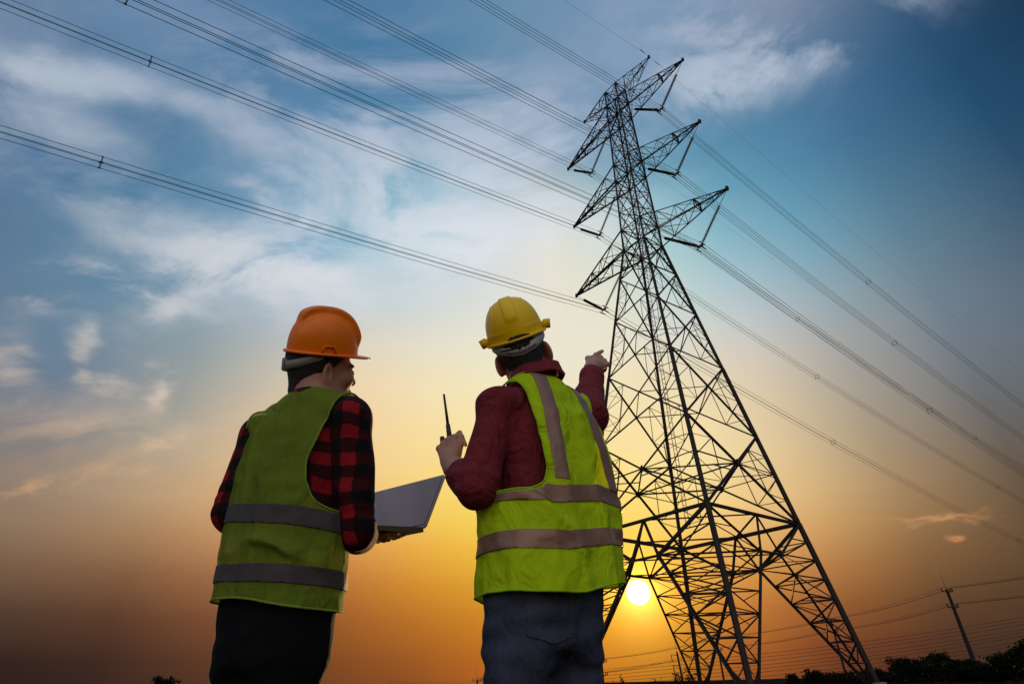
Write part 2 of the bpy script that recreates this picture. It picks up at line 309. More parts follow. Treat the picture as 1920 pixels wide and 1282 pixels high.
for c in 'NRFL':
    nb = [o for f in FACES for o in f if c in f and o != c]
    b = MB(); out = tuple(np.array([CR[c][0], CR[c][1]]))
    for z0, z1, w in ((0, 9.16, .25), (9.16, 20.76, .22), (20.76, 33.13, .18), (33.13, 55, .13)):
        b.angle(node(c, z0), node(c, z1), w)
    for z in (9.16, 15.19, 20.76, 25.79, 33.13):   # gusset plates
        p = np.array(node(c, z)); b.bar(p - [0, 0, .3], p + [0, 0, .3], .34 if z < 20 else .26, .06)
    leg = tpart(b, 'leg')
    L = MB()
    for o in nb:
        L.angle(chord(c, o, 6.9), chord(c, o, 0.1), .16)
        L.angle(fp(c, o, .5, 9.16), chord(c, o, 6.9), .13)
        L.angle(node(c, 9.16), chord(c, o, 6.9), .17)
        zs = LEGZ[2:]
        L.angle(node(c, 8.02), mid(node(c, 9.16), chord(c, o, 6.9)), .06); L.angle(node(c, 8.02), chord(c, o, 6.9), .07)
        for i, z in enumerate(zs):
            if i < len(zs) - 1: L.angle(node(c, z), chord(c, o, z), .07)
            if i < len(zs) - 1:
                z1 = zs[i + 1]
                if i % 2 == 0: L.angle(node(c, z), chord(c, o, z1), .08)
                else: L.angle(chord(c, o, z), node(c, z1), .08)
                L.angle(chord(c, o, z) if i % 2 == 0 else node(c, z), mid(node(c, z), chord(c, o, z1)) if i % 2 == 0 else mid(chord(c, o, z), node(c, z1)), .045)
    zs = LEGZ[2:-1]
    for i, z in enumerate(zs):
        a0, b0 = chord(c, nb[0], z), chord(c, nb[1], z); L.angle(a0, b0, .1 if i == 0 else .065)
        m0 = mid(a0, b0); L.angle(m0, node(c, z), .05)
        if i < len(zs) - 1:
            L.angle(a0 if i % 2 else b0, chord(c, nb[1] if i % 2 else nb[0], zs[i + 1]), .06)
    tpart(L, 'leg_bracing')
    k = MB(); p = np.array(node(c, 0)); p2 = p + [0, 0, .35]
    k.tube(p - [0, 0, .4], p2, .55, .42, 14); tpart(k, 'footing', M_CONC)
# waist frame
b = MB()
for c, o in FACES:
    b.angle(node(c, 9.16), node(o, 9.16), .22); b.angle(chord(c, o, 6.9), chord(o, c, 6.9), .15)
    for cc in (chord(c, o, 6.9), chord(o, c, 6.9)):
        p = np.array(cc); b.bar(p - [0, 0, .22], p + [0, 0, .22], .3, .07)
    m = fp(c, o, .5, 9.16); nx = [f for f in FACES if f[0] == o][0]; m2 = fp(nx[0], nx[1], .5, 9.16); b.angle(m, m2, .09)
    b.angle(chord(c, o, 6.9), chord([f for f in FACES if f[0] == o][0][1], o, 6.9), .07)
    b.angle(chord(o, c, 6.9), chord([f for f in FACES if f[1] == c][0][0], c, 6.9), .07)
tpart(b, 'waist_frame')
# body bracing, one mesh per stage: crossed diagonals with their redundant members
def xpanel(b, z0, z1, w, sec):
    for fi, (c, o) in enumerate(FACES):
        p0, p1, q0, q1 = node(c, z0), node(o, z0), node(c, z1), node(o, z1)
        b.angle(p0, q1, w); b.angle(p1, q0, w)
        w0, w1 = wz(z0), wz(z1); t = w0 / (w0 + w1); X = mid(p0, q1, t)
        if sec:
            for lo, hi in ((p0, q0), (p1, q1)):
                m = mid(lo, hi, .5); a, d = mid(lo, X, .5), mid(hi, X, .5)
                b.angle(m, a, sec); b.angle(m, d, sec); b.angle(a, d, sec); b.angle(mid(lo, hi, .25), a, sec * .8); b.angle(mid(lo, hi, .75), d, sec * .8)
    return w0 / (w0 + w1) * (z1 - z0) + z0
def diaphragm(b, z, w, heavy=False):
    ms = [fp(c, o, .5, z) for c, o in FACES]
    for i in range(4):
        b.angle(ms[i], ms[(i + 1) % 4], w); 
        if heavy:
            b.angle(ms[i], node(FACES[i][0], z), w * .7); b.angle(ms[i], node(FACES[i][1], z), w * .7)
            m2 = mid(ms[i], ms[(i + 1) % 4]); b.angle(m2, node(FACES[i][1], z), w * .6); b.angle(mid(ms[i], ms[(i + 1) % 4], .25), mid(ms[i], ms[i - 1], .25), w * .6)
            p = np.array(ms[i]); b.bar(p - [0, 0, .2], p + [0, 0, .2], .42, .08)
    if heavy: b.angle(ms[0], ms[2], w * .8); b.angle(ms[1], ms[3], w * .8)
b = MB(); z = xpanel(b, 9.16, 15.19, .13, .05); diaphragm(b, z, .10, True); tpart(b, 'lattice_panel')
b = MB(); z = xpanel(b, 15.19, 20.76, .11, .042); diaphragm(b, z, .06); tpart(b, 'lattice_panel')
b = MB(); z = xpanel(b, 20.76, 25.79, .10, .04); diaphragm(b, z, .06); tpart(b, 'lattice_panel')
b = MB(); z = xpanel(b, 25.79, 29.97, .10, .038); tpart(b, 'lattice_panel')
b = MB(); xpanel(b, 29.97, 33.13, .11, .04); diaphragm(b, 31.7, .06); tpart(b, 'lattice_panel')
for zz in ([33.13, 35.47, 37.5, 39.6, 41.66], [41.66, 43.87, 46.0, 48.2, 50.35], [50.35, 52.61, 55.]):
    b = MB()
    for z0, z1 in zip(zz[:-1], zz[1:]):
        xpanel(b, z0, z1, .075, .03)
    for z in (zz[0], zz[1]) + ((zz[-1],) if zz[-1] == 55. else ()):
        for c, o in FACES: b.angle(node(c, z), node(o, z), .09)
        b.angle(node('N', z), node('F', z), .06); b.angle(node('L', z), node('R', z), .06)
    tpart(b, 'lattice_panel')
# crossarms
def arm(zb, zt, length, s, name):
    b = MB(); tip = W(s * length, 0, zb); c1, c2 = ('N', 'R') if s > 0 else ('L', 'F')
    B1, B2, U1, U2 = node(c1, zb), node(c2, zb), node(c1, zt), node(c2, zt); peak = name != 'crossarm'; cw = .08 if peak else .12
    for p in (B1, B2): b.angle(p, tip, cw)
    for p in (U1, U2): b.angle(p, tip, cw * (.8 if peak else .8))
    ts = [0, .2, .42, .63, .8, .92] if not peak else [0, .25, .5, .75]
    for i, t in enumerate(ts):
        pts = [mid(p, tip, t) for p in (B1, B2, U2, U1)]
        if i:
            for a in range(4): b.angle(pts[a], pts[(a + 1) % 4], .045 if i != 3 or peak else .09)
        if i < len(ts) - 1:
            nx = [mid(p, tip, ts[i + 1]) for p in (B1, B2, U2, U1)]
            for a in range(4):
                a2 = (a + 1) % 4; b.angle(pts[a] if i % 2 else pts[a2], nx[a2] if i % 2 else nx[a], .06 if a != 2 else .05)
        if i == 3 and not peak: b.angle(pts[0], pts[2], .07); b.angle(pts[1], pts[3], .07)
    p = np.array(tip); b.bar(p - TA * .12 * s - [0, 0, .18], p - TA * .12 * s + [0, 0, .22], .14, .2)
    tpart(b, name); return tip
ARML = dict(b3=8.78, b2=8.15, b1=8.22); YU = dict(b3=5.34, b2=4.75, b1=4.74); YD = dict(b3=3.54, b2=3.56, b1=3.61)
for n in ('b3', 'b2', 'b1'):
    for s in (1, -1): arm(ZL[n], ZL['t' + n[1]], ARML[n], s, 'crossarm')
for s in (1, -1): arm(55., 52.61, 4.92, s, 'peak_arm')
# climbing ladder up the middle
b = MB()
for dl in (-.18, .18): b.bar(W(-.3, dl, 9.4), W(-.1, dl, 40), .035)
for i in range(76): z = 9.6 + i * .4; a = -.3 + .2 * (z - 9.4) / 30.6; b.bar(W(a, -.18, z), W(a, .18, z), .025)
tpart(b, 'ladder')

# ---------------------------------------------------------------- insulators, conductors, earth wires
WHERE = {('b3', 1): 'lowest crossarm on the right', ('b3', -1): 'lowest crossarm on the left', ('b2', 1): 'middle crossarm on the right',
         ('b2', -1): 'middle crossarm on the left', ('b1', 1): 'topmost crossarm on the right', ('b1', -1): 'topmost crossarm on the left'}
def string(p, q, t0, t1):
    """long-rod of shed discs between t0 and t1 of the line p-q, link rods outside"""
    b = MB(); p, q = Vector(p), Vector(q); L = (q - p).length; b.tube(p, q, .022, n=6)
    n = int(L * (t1 - t0) / .16); rs = []
    for i in range(n):
        t = t0 + (t1 - t0) * i / n; e = .16 / L
        rs += [(t, .045), (t + e * .25, .135), (t + e * .45, .13), (t + e * .5, .045)]
    b.discs(p, q, rs, 10); return b
QO = [(-.225, .225), (.225, .225), (.225, -.225), (-.225, -.225)]
BACKF = {('b3', 1): (-.1346), ('b1', -1): -.1325, ('b2', 1): -.1286, ('b1', 1): -.1232, ('b2', -1): -.1371, ('b3', -1): -.1408}
FRONTF = {('b3', -1): -.1225, ('b2', -1): -.1256, ('b3', 1): -.1175, ('b1', -1): -.1253, ('b2', 1): -.1276, ('b1', 1): -.1176}
def wire_pt(u, z0, side, s, ang, a, bq, du=0, dz=0):
    return W(u + du + math.sin(ang) * s, side * math.cos(ang) * s, z0 + dz + a * s + bq * s * s)
SB = [2, 5, 9, 14, 20, 28, 37.5, 50, 65, 80, 94, 110, 130, 155, 180, 210, 250, 300, 350, 388]
SF = [2, 5, 8, 11, 14, 17, 20, 23, 26, 29, 32, 35, 37.5, 40, 43, 46, 50, 54, 58, 63, 68, 74, 80, 94, 110, 130, 160, 200, 250, 300, 330]
for key in WHERE:
    n, s = key; u0 = s * YU[n]; zk = ZL[n] - YD[n]; Y = W(u0, 0, zk)
    yo = empty('insulator_set', Y, 'V-shaped pair of ribbed insulator strings hanging from the ' + WHERE[key], 'insulator', 'insulator sets on the pylon')
    def yp(mb, name, m, sm_=False):
        mb.v = [tuple(Vector(v) - Vector(Y)) for v in mb.v]; return mb.build(name, m, yo, sm_)
    top = W(s * ARML[n] * .985, 0, ZL[n] - .05); inn = W(s * (wz(ZL[n]) + .75), 0, ZL[n] - .05)
    for e, t0 in ((top, .30), (inn, .14)):
        yp(string(e, W(u0 + (.12 * s if e is top else -.12 * s), 0, zk + .12), t0, .96), 'insulator_string', M_INS)
    k = MB(); k.bar(W(u0 - .28, 0, zk + .1), W(u0 + .28, 0, zk + .1), .06, .2)
    for du in (-.225, .225):
        k.bar(W(u0 + du, 0, zk + .1), W(u0 + du, 0, zk - .25), .05)
        for dz in (.225, -.225): k.tube(W(u0 + du, -.32, zk + dz), W(u0 + du, .32, zk + dz), .05)
    yp(k, 'yoke_plate', M_STEEL)
    co = empty('conductor_bundle', Y, 'bundle of four black cables under the ' + WHERE[key], 'cable', 'conductor bundles strung through the pylon')
    for (du, dz) in QO:
        pts = [wire_pt(u0, zk, -1, x, -.0359, FRONTF[key], .000368, du, dz) for x in reversed(SF)] + [W(u0 + du, 0, zk + dz)] + \
              [wire_pt(u0, zk, 1, x, .0058, BACKF[key], .000356, du, dz) for x in SB]
        b = MB(); b.path([tuple(Vector(p) - Vector(Y)) for p in pts], .0165, 5); b.build('conductor', M_WIRE, co)
    for side, spots, ang, a, bq in ((1, (37.5, 94), .0058, BACKF[key], .000356), (-1, (37.5,), -.0359, FRONTF[key], .000368)):
        for x in spots:
            b = MB(); c = [Vector(wire_pt(u0, zk, side, x, ang, a, bq, du, dz)) - Vector(Y) for du, dz in QO]
            for i in range(4): b.bar(c[i], c[(i + 1) % 4], .022, .03)
            for p in c: b.bar(p - Vector(TB) * .07, p + Vector(TB) * .05, .05)
            b.build('spacer', M_STEEL, co)
for s, af, ab, nm in ((1, -.1269, -.1114, 'right'), (-1, -.12, -.0946, 'left')):
    Y = W(s * 4.92, 0, 54.9)
    pts = [wire_pt(s * 4.92, 54.9, -1, x, -.0359, af, .000399) for x in reversed(SF)] + [Y] + [wire_pt(s * 4.92, 54.9, 1, x, .0058, ab, .000523) for x in SB[:-2]]
    b = MB(); b.path([tuple(Vector(p) - Vector(Y)) for p in pts], .0085, 4)
    o = b.build('earth_wire', M_WIRE); o.location = Y
    tag(o, 'single thin wire passing over the %s tip of the pylon peak' % nm, 'wire', 'earth wires over the pylon')
    for d in (1.1, -1.1):
        b = MB(); p = np.array(wire_pt(s * 4.92, 54.9, 1 if d > 0 else -1, abs(d), 0, -.12, 0)); b.tube(tuple(p - np.array(Y) - TB * .35), tuple(p - np.array(Y) + TB * .35), .03)
        b.build('vibration_damper', M_STEEL, o)

# ---------------------------------------------------------------- implicit modelling
def V3(*a): return np.array(a, float)
def smin(a, b, k):
    h = np.maximum(k - np.abs(a - b), 0) / k; return np.minimum(a, b) - h * h * k * .25
def smax(a, b, k): return -smin(-a, -b, k)
def d_cone(p, a, b, r1, r2):
    ab = b - a; t = np.clip((p - a) @ ab / (ab @ ab), 0, 1); return np.linalg.norm(p - a - t[:, None] * ab, axis=1) - (r1 + (r2 - r1) * t)
def d_ell(p, c, r, M=None):
    q = p - c
    if M is not None: q = q @ M
    k0 = np.linalg.norm(q / r, axis=1); k1 = np.linalg.norm(q / (r * r), axis=1) + 1e-9; return k0 * (k0 - 1) / k1
def d_box(p, c, h, rd, M=None):
    q = p - c
    if M is not None: q = q @ M
    q = np.abs(q) - (h - rd); return np.linalg.norm(np.maximum(q, 0), axis=1) + np.minimum(q.max(1), 0) - rd
def d_sections(p, tab, grow=0.):
    """stack of ellipses; tab rows = z, cx, cy, a, b"""
    t = np.array(tab); z = p[:, 2]; cx, cy, a, b = (np.interp(z, t[:, 0], t[:, i]) for i in (1, 2, 3, 4)); a = a + grow; b = b + grow
    X, Y = np.abs(p[:, 0] - cx) / a, np.abs(p[:, 1] - cy) / b; n = 2.5
    k0 = (X ** n + Y ** n) ** (1 / n) + 1e-9; d = (k0 - 1) * np.minimum(a, b) * np.sqrt((X * X + Y * Y) / ((X * np.minimum(a, b) / a) ** 2 + (Y * np.minimum(a, b) / b) ** 2 + 1e-9))
    d = np.where(k0 < .3, -.08, d)
    return smax(d, np.maximum(z - t[-1, 0], t[0, 0] - z), .03)
_rs = np.random.RandomState(5); _KD = _rs.normal(size=(24, 3)); _KD /= np.linalg.norm(_KD, axis=1)[:, None]; _KF = _rs.uniform(.6, 1.7, 24); _KP = _rs.uniform(0, 6.28, 24)
def wob(p, f, seed=0, n=5):
    s = 0
    for i in range(n): j = (seed * 5 + i) % 24; s = s + np.sin((p @ _KD[j]) * f * _KF[j] + _KP[j] + seed)
    return s / n
def folds(p, f, seed=0, sharp=2.):
    """creased cloth: sharp ridges between soft valleys, -1..1"""
    q = p + .35 / f * np.stack([wob(p, f * .8, seed + 1), wob(p, f * .8, seed + 2), wob(p, f * .8, seed + 3)], 1) * 2
    return (1 - np.abs(wob(q, f, seed, 3)) * 2.2).clip(-1, 1) ** 1 * .6 + .4 * wob(p, f * 2.1, seed + 2)
def surface(f, lo, hi, h, margin=.02, B=12):
    """surface nets over the sign changes of f; only blocks near the surface are evaluated"""
    lo = np.array(lo, float); n = (np.ceil((np.array(hi) - lo) / h / B).astype(int)) * B; nb = n // B
    bi = np.stack(np.meshgrid(*[np.arange(k) for k in nb], indexing='ij'), -1).reshape(-1, 3)
    cd = f(lo + (bi * B + (B - 1) / 2) * h); act = np.abs(cd) < B * h * .9 + margin
    D = np.empty(n, np.float32); D6 = D.reshape(nb[0], B, nb[1], B, nb[2], B).transpose(0, 2, 4, 1, 3, 5)
    D6[...] = np.where(cd > 0, 1., -1.).reshape(nb)[..., None, None, None]
    loc = np.stack(np.meshgrid(*[np.arange(B)] * 3, indexing='ij'), -1).reshape(-1, 3); ab = bi[act]
    for i in range(0, len(ab), 60):
        c = ab[i:i + 60]; g = (c[:, None] * B + loc[None]).reshape(-1, 3); d = f(lo + g * h).reshape(len(c), B, B, B)
        D6[c[:, 0], c[:, 1], c[:, 2]] = d
    s = D < 0; c8 = [s[i:n[0] - 1 + i, j:n[1] - 1 + j, k:n[2] - 1 + k] for i in (0, 1) for j in (0, 1) for k in (0, 1)]
    cnt = sum(c.astype(np.int8) for c in c8); idx = np.argwhere((cnt > 0) & (cnt < 8)); ids = -np.ones(n, int); ids[tuple(idx.T)] = np.arange(len(idx))
    acc = np.zeros((len(idx), 3)); num = np.zeros(len(idx))
    for ax in range(3):
        o1, o2 = [a for a in range(3) if a != ax]
        for u in (0, 1):
            for w in (0, 1):
                a = idx.copy(); a[:, o1] += u; a[:, o2] += w; b = a.copy(); b[:, ax] += 1
                da, db = D[tuple(a.T)].astype(float), D[tuple(b.T)].astype(float); m = (da < 0) != (db < 0); t = da / np.where(m, da - db, 1)
                q = a.astype(float); q[:, ax] += t; acc[m] += q[m]; num[m] += 1
    V = lo + acc / num[:, None] * h; F = []
    for ax in range(3):
        o1, o2 = (ax + 1) % 3, (ax + 2) % 3; sl = [slice(1, -1)] * 3; sl2 = [slice(1, -1)] * 3; sl[ax] = slice(0, -1); sl2[ax] = slice(1, None)
        e = np.argwhere(s[tuple(sl)] != s[tuple(sl2)]); e += np.array([0 if a == ax else 1 for a in range(3)])
        neg = s[tuple(e.T)]; q = []
        for u, w in ((0, 0), (1, 0), (1, 1), (0, 1)):
            c = e.copy(); c[:, o1] -= u; c[:, o2] -= w; q.append(ids[tuple(c.T)])
        q = np.stack(q, 1); q[~neg] = q[~neg][:, ::-1]; F.append(q)
    F = np.concatenate(F); F = F[(F >= 0).all(1)]
    return V, F
def relax(V, F, it=1, k=.5, only=None):
    E = np.concatenate([F[:, [i, (i + 1) % F.shape[1]]] for i in range(F.shape[1])]); 
    for _ in range(it):
        S = np.zeros_like(V); c = np.zeros(len(V))
        for a, b in ((0, 1), (1, 0)): np.add.at(S, E[:, a], V[E[:, b]]); np.add.at(c, E[:, a], 1)
        V = V + k * (S / np.maximum(c, 1)[:, None] - V)
    return V
def normals(V, T):
    n = np.cross(V[T[:, 1]] - V[T[:, 0]], V[T[:, 2]] - V[T[:, 0]]); N_ = np.zeros_like(V)
    for i in range(3): np.add.at(N_, T[:, i], n)
    return N_ / (np.linalg.norm(N_, axis=1)[:, None] + 1e-12)
def tris(F): return F if F.shape[1] == 3 else np.concatenate([F[:, [0, 1, 2]], F[:, [0, 2, 3]]])
def clip(V, T, g):
    """keep the part of the surface where g < 0, cut exactly on g = 0"""
    s = g < 0; c = s[T].sum(1); out = [T[c == 3]]; nv = []; cut = {}; base = len(V)
    def cutp(a, b):
        k = (min(a, b), max(a, b))
        if k not in cut: t = g[a] / (g[a] - g[b]); t = min(max(t, .02), .98); cut[k] = base + len(nv); nv.append(V[a] + t * (V[b] - V[a]))
        return cut[k]
    ex = []
    for t in T[(c == 1) | (c == 2)]:
        i = [j for j in range(3) if s[t[j]]]
        if len(i) == 1: a, b, d = t[i[0]], t[(i[0] + 1) % 3], t[(i[0] + 2) % 3]; ex.append((a, cutp(a, b), cutp(a, d)))
        else:
            o = [j for j in range(3) if not s[t[j]]][0]; a, b, d = t[o], t[(o + 1) % 3], t[(o + 2) % 3]; p, q = cutp(a, b), cutp(a, d)
            ex.append((p, b, d)); ex.append((p, d, q))
    if ex: out.append(np.array(ex))
    T2 = np.concatenate(out); V2 = np.concatenate([V, np.array(nv)]) if nv else V
    u, inv_ = np.unique(T2, return_inverse=True); return V2[u], inv_.reshape(-1, 3)
def rims(T):
    e = {}
    for a, b in np.concatenate([T[:, [0, 1]], T[:, [1, 2]], T[:, [2, 0]]]).tolist():
        if (b, a) in e: del e[(b, a)]
        else: e[(a, b)] = 1
    nx = dict(e.keys()); loops = []
    while nx:
        a, b = nx.popitem(); l = [a]
        while b in nx: l.append(b); b = nx.pop(b)
        if len(l) > 12: loops.append(l)
    return loops
def to_mesh(name, V, F, smooth=True):
    me = bpy.data.meshes.new(name); nv, nf, k = len(V), len(F), F.shape[1]
    me.vertices.add(nv); me.vertices.foreach_set('co', V.astype(np.float32).ravel()); me.loops.add(nf * k); me.loops.foreach_set('vertex_index', F.astype(np.int32).ravel())
    me.polygons.add(nf); me.polygons.foreach_set('loop_start', np.arange(0, nf * k, k, dtype=np.int32)); me.update(calc_edges=True); me.validate()
    if smooth: me.shade_smooth()
    return me
def part(name, V, F, m, parent, thick=0, smooth=True):
    o = link(name, to_mesh(name, V, F, smooth), m, parent)
    if thick: s = o.modifiers.new('thickness', 'SOLIDIFY'); s.thickness = thick; s.offset = -1
    return o
def piping(name, V, T, m, parent, r=.003):
    """sewn edge binding along every rim of a cloth"""
    for l in rims(T):
        b = MB(); P_ = V[l].copy()
        for _ in range(4): P_ = (P_ + np.roll(P_, 1, 0) + np.roll(P_, -1, 0)) / 3
        P_ = P_[::2]; b.path([tuple(q) for q in P_] + [tuple(P_[0]), tuple(P_[1])], r, 5)
        b.build(name, m, parent, True)
class Sculpt:
    """smooth union / subtraction of rounded cones and ellipsoids, far pieces skipped"""
    def __init__(s): s.p = []
    def cone(s, a, b, r1, r2, k=.02, neg=False):
        a, b = np.array(a, float), np.array(b, float); s.p.append((lambda p: d_cone(p, a, b, r1, r2), (a + b) / 2, np.linalg.norm(a - b) / 2 + max(r1, r2), k, neg))
    def ell(s, c, r, M=None, k=.02, neg=False):
        c, r = np.array(c, float), np.array(r, float); s.p.append((lambda p: d_ell(p, c, r, M), c, r.max(), k, neg))
    def box(s, c, h, rd, M=None, k=.01, neg=False):
        c, h = np.array(c, float), np.array(h, float); s.p.append((lambda p: d_box(p, c, h, rd, M), c, np.linalg.norm(h), k, neg))
    def __call__(s, p):
        out = np.full(len(p), 9.)
        CH = 12 ** 3
        for i in range(0, len(p), CH):
            q = p[i:i + CH]; far = len(p) % CH or len(q) < 2
            c = q.mean(0); rad = np.sqrt(((q - c) ** 2).sum(1).max()); d = None
            if rad > .5:
                d = None
                for f, pc, pr, k, neg in s.p:
                    v = f(q); d = (v if d is None else (smax(d, -v, k) if neg else smin(d, v, k)))
            else:
                dist = [np.linalg.norm(c - pc) - pr for f, pc, pr, k, neg in s.p]; near = min(x for x, z in zip(dist, s.p) if not z[4])
                for (f, pc, pr, k, neg), dd in zip(s.p, dist):
                    if neg:
                        if dd < rad + .03 and d is not None: d = smax(d, -f(q), k)
                    elif dd < max(near, 0) + 2 * rad + .05:
                        v = f(q); d = v if d is None else smin(d, v, k)
            out[i:i + CH] = d
        return out
def rotm(*e):
    """matrix from (axis, degrees) steps"""
    M = Matrix.Identity(3)
    for ax, a in e: M = M @ Matrix.Rotation(R(a), 3, ax)
    return np.array(M)
def nrm(v): v = np.array(v, float); return v / np.linalg.norm(v)

def hand(S, w, d, n, side, curls, thumb, spread=.0, scale=1.0, straight=()):
    """w wrist, d towards fingers, n out of the palm, side = +1 thumb lies on cross(d, n); curls per finger (3 angles)"""
    d = nrm(d); n = nrm(n - np.dot(n, d) * d); t = np.cross(d, n) * side; s = scale; w = np.array(w, float)
    kn = []
    for i, (off, ln) in enumerate(((.030, .088), (.010, .092), (-.011, .087), (-.030, .078))):
        k = w + d * ln * s + t * off * s; kn.append(k); S.cone(w + t * off * .55 * s + d * .012, k, .0140 * s, .0108 * s, .011); S.ell(k - n * .003, V3(.0108, .0108, .0108) * s, None, .004)
    S.cone(w - d * .03, w + d * .02, .024 * s, .022 * s, .02)
    S.ell(w + d * .035 * s + t * .022 * s + n * .010, V3(.017, .017, .026) * s, None, .016)
    L = ((.044, .026, .022), (.048, .029, .023), (.044, .027, .022), (.034, .021, .020))
    for i in range(4):
        p = kn[i]; a = 0
        for j in range(3):
            a += R(curls[i][j]); dd = d * math.cos(a) + n * math.sin(a) + t * (1.5 - i) * spread; q = p + nrm(dd) * L[i][j] * s
            S.cone(p, q, (.0092, .0082, .0075)[j] * s * (.9 if i == 3 else 1), (.0090, .0080, .0068)[j] * s * (.9 if i == 3 else 1), .004); p = q
    p = w + d * .022 * s + t * .024 * s
    for (td, tn, tt), l, r1, r2 in zip(thumb, (.042, .034, .028), (.0135, .0108, .0098), (.011, .0098, .008)):
        q = p + nrm(d * td + n * tn + t * tt) * l * s; S.cone(p, q, r1 * s, r2 * s, .007); p = q

def head(S, o, M, neck, ears=(1, 1)):
    """M columns = right, forward, up of the head in body space"""
    def P_(x, y, z): return np.array(o) + M @ V3(x, y, z)
    S.cone(P_(0, -.018, -.05), neck, .056, .062, .03)
    S.ell(P_(0, -.010, .045), V3(.077, .097, .093), M, .02)
    S.ell(P_(0, .030, -.03), V3(.063, .062, .082), M, .03)
    S.cone(P_(.047, .0, -.05), P_(.015, .078, -.096), .020, .017, .02); S.cone(P_(-.047, .0, -.05), P_(-.015, .078, -.096), .020, .017, .02)
    S.ell(P_(0, .085, .022), V3(.048, .014, .010), M, .012)                     # brow
    S.cone(P_(0, .090, .008), P_(0, .103, -.028), .008, .0105, .010)             # nose
    for sx_ in (-1, 1):
        S.ell(P_(sx_ * .031, .099, .002), V3(.015, .012, .010), M, .008, True)       # eye socket
        S.ell(P_(sx_ * .031, .082, .001), V3(.0125, .0125, .0115), M, .002)          # eye
        S.ell(P_(sx_ * .046, .062, -.020), V3(.023, .026, .023), M, .02)            # cheekbone
        S.ell(P_(sx_ * .009, .101, -.032), V3(.008, .007, .006), M, .005)            # nostril wing
        E = M @ rotm(('Z', sx_ * 34), ('X', -8))
        c = P_(sx_ * .080, -.008, -.010)
        S.ell(c, V3(.0090, .022, .036), E, .004); S.ell(c + M @ V3(sx_ * .007, .003, .004), V3(.007, .0125, .023), E, .003, True)
        S.ell(c + M @ V3(-sx_ * .003, .007, -.024), V3(.006, .008, .009), E, .004)   # lobe
    S.ell(P_(0, .088, -.058), V3(.022, .009, .005), M, .006); S.ell(P_(0, .086, -.067), V3(.019, .009, .006), M, .005)   # lips

# ---------------------------------------------------------------- cloth, skin and helmet materials
def cloth(name, color, rough=.85, transl=0., tcol=None, alpha=1., noise_amt=.18, scale=14, weave=900, crumple=.55):
    m = mat(name, color, rough, 0, noise_amt, scale, .2, .25, weave)
    b = m.node_tree.nodes['Principled BSDF']; b.inputs['Sheen Weight'].default_value = .0
    t = m.node_tree; out = t.nodes['Material Output']; last = b.outputs[0]
    co = t.nodes.new('ShaderNodeTexCoord'); mp_ = t.nodes.new('ShaderNodeMapping'); mp_.inputs['Scale'].default_value = (1, 1, .7); t.links.new(co.outputs['Object'], mp_.inputs[0])
    cn = t.nodes.new('ShaderNodeTexNoise'); cn.inputs['Scale'].default_value = 15; cn.inputs['Detail'].default_value = 4; cn.inputs['Distortion'].default_value = .7; t.links.new(mp_.outputs[0], cn.inputs[0])
    cb = t.nodes.new('ShaderNodeBump'); cb.inputs['Strength'].default_value = crumple; cb.inputs['Distance'].default_value = .04; t.links.new(cn.outputs['Fac'], cb.inputs['Height'])
    ob = [n for n in t.nodes if n.type == 'BUMP' and n is not cb]
    if ob: t.links.new(cb.outputs[0], ob[0].inputs['Normal'])
    else: t.links.new(cb.outputs[0], b.inputs['Normal'])
    if transl:
        tr = t.nodes.new('ShaderNodeBsdfTranslucent'); tr.inputs[0].default_value = (*(tcol or color), 1); mx = t.nodes.new('ShaderNodeMixShader'); mx.inputs[0].default_value = transl
        t.links.new(last, mx.inputs[1]); t.links.new(tr.outputs[0], mx.inputs[2]); last = mx.outputs[0]
    if alpha < 1:
        tp = t.nodes.new('ShaderNodeBsdfTransparent'); mx = t.nodes.new('ShaderNodeMixShader'); mx.inputs[0].default_value = alpha
        t.links.new(tp.outputs[0], mx.inputs[1]); t.links.new(last, mx.inputs[2]); last = mx.outputs[0]
    t.links.new(last, out.inputs[0]); return m
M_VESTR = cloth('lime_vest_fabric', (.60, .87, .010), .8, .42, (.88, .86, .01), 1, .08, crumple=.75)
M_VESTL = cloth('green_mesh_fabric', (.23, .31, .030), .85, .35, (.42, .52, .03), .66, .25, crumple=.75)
M_PIPER = cloth('lime_edge_binding', (.40, .72, .02), .8, .3, (.6, .8, .02)); M_PIPEL = cloth('green_edge_binding', (.24, .40, .05), .8, .3, (.35, .5, .05))
M_REFR = mat('reflective_tape', (.24, .130, .085), .42, .25, .12, 20, .5, .2, 60); M_REFL = mat('grey_reflective_tape', (.048, .038, .038), .8, 0, .15, 20, .5, .2, 60)
M_MAROON = cloth('maroon_cotton', (.165, .019, .025), .9, noise_amt=.35, scale=9, crumple=1.); M_JEANS = cloth('blue_denim', (.042, .052, .085), .95, noise_amt=.5, scale=16); M_BLACK = cloth('black_trousers', (.0025, .0025, .004), .95)
M_STITCH = cloth('denim_stitching', (.09, .075, .07), .9); M_HAIR = mat('black_hair', (.012, .010, .009), .55, 0, .4, 60, .4, .8, 260); M_BOOT = mat('leather_boot', (.03, .02, .015), .6, 0, .3, 10)
def skin(name, c):
    m = mat(name, c, .48, 0, .14, 22, .4, .12, 260); b = m.node_tree.nodes['Principled BSDF']
    b.inputs['Subsurface Weight'].default_value = .4; b.inputs['Subsurface Radius'].default_value = (.016, .004, .002); b.inputs['Subsurface Scale'].default_value = 1.; return m
M_SKIN = skin('tanned_skin', (.40, .20, .13)); M_SKIN2 = skin('brown_skin', (.34, .16, .10))
M_HATY = mat('yellow_helmet_plastic', (.95, .58, .002), .36, 0, .14, 30, .28, .03, 40); M_HATO = mat('orange_helmet_plastic', (.93, .20, .002), .34, 0, .14, 30, .28, .03, 40)
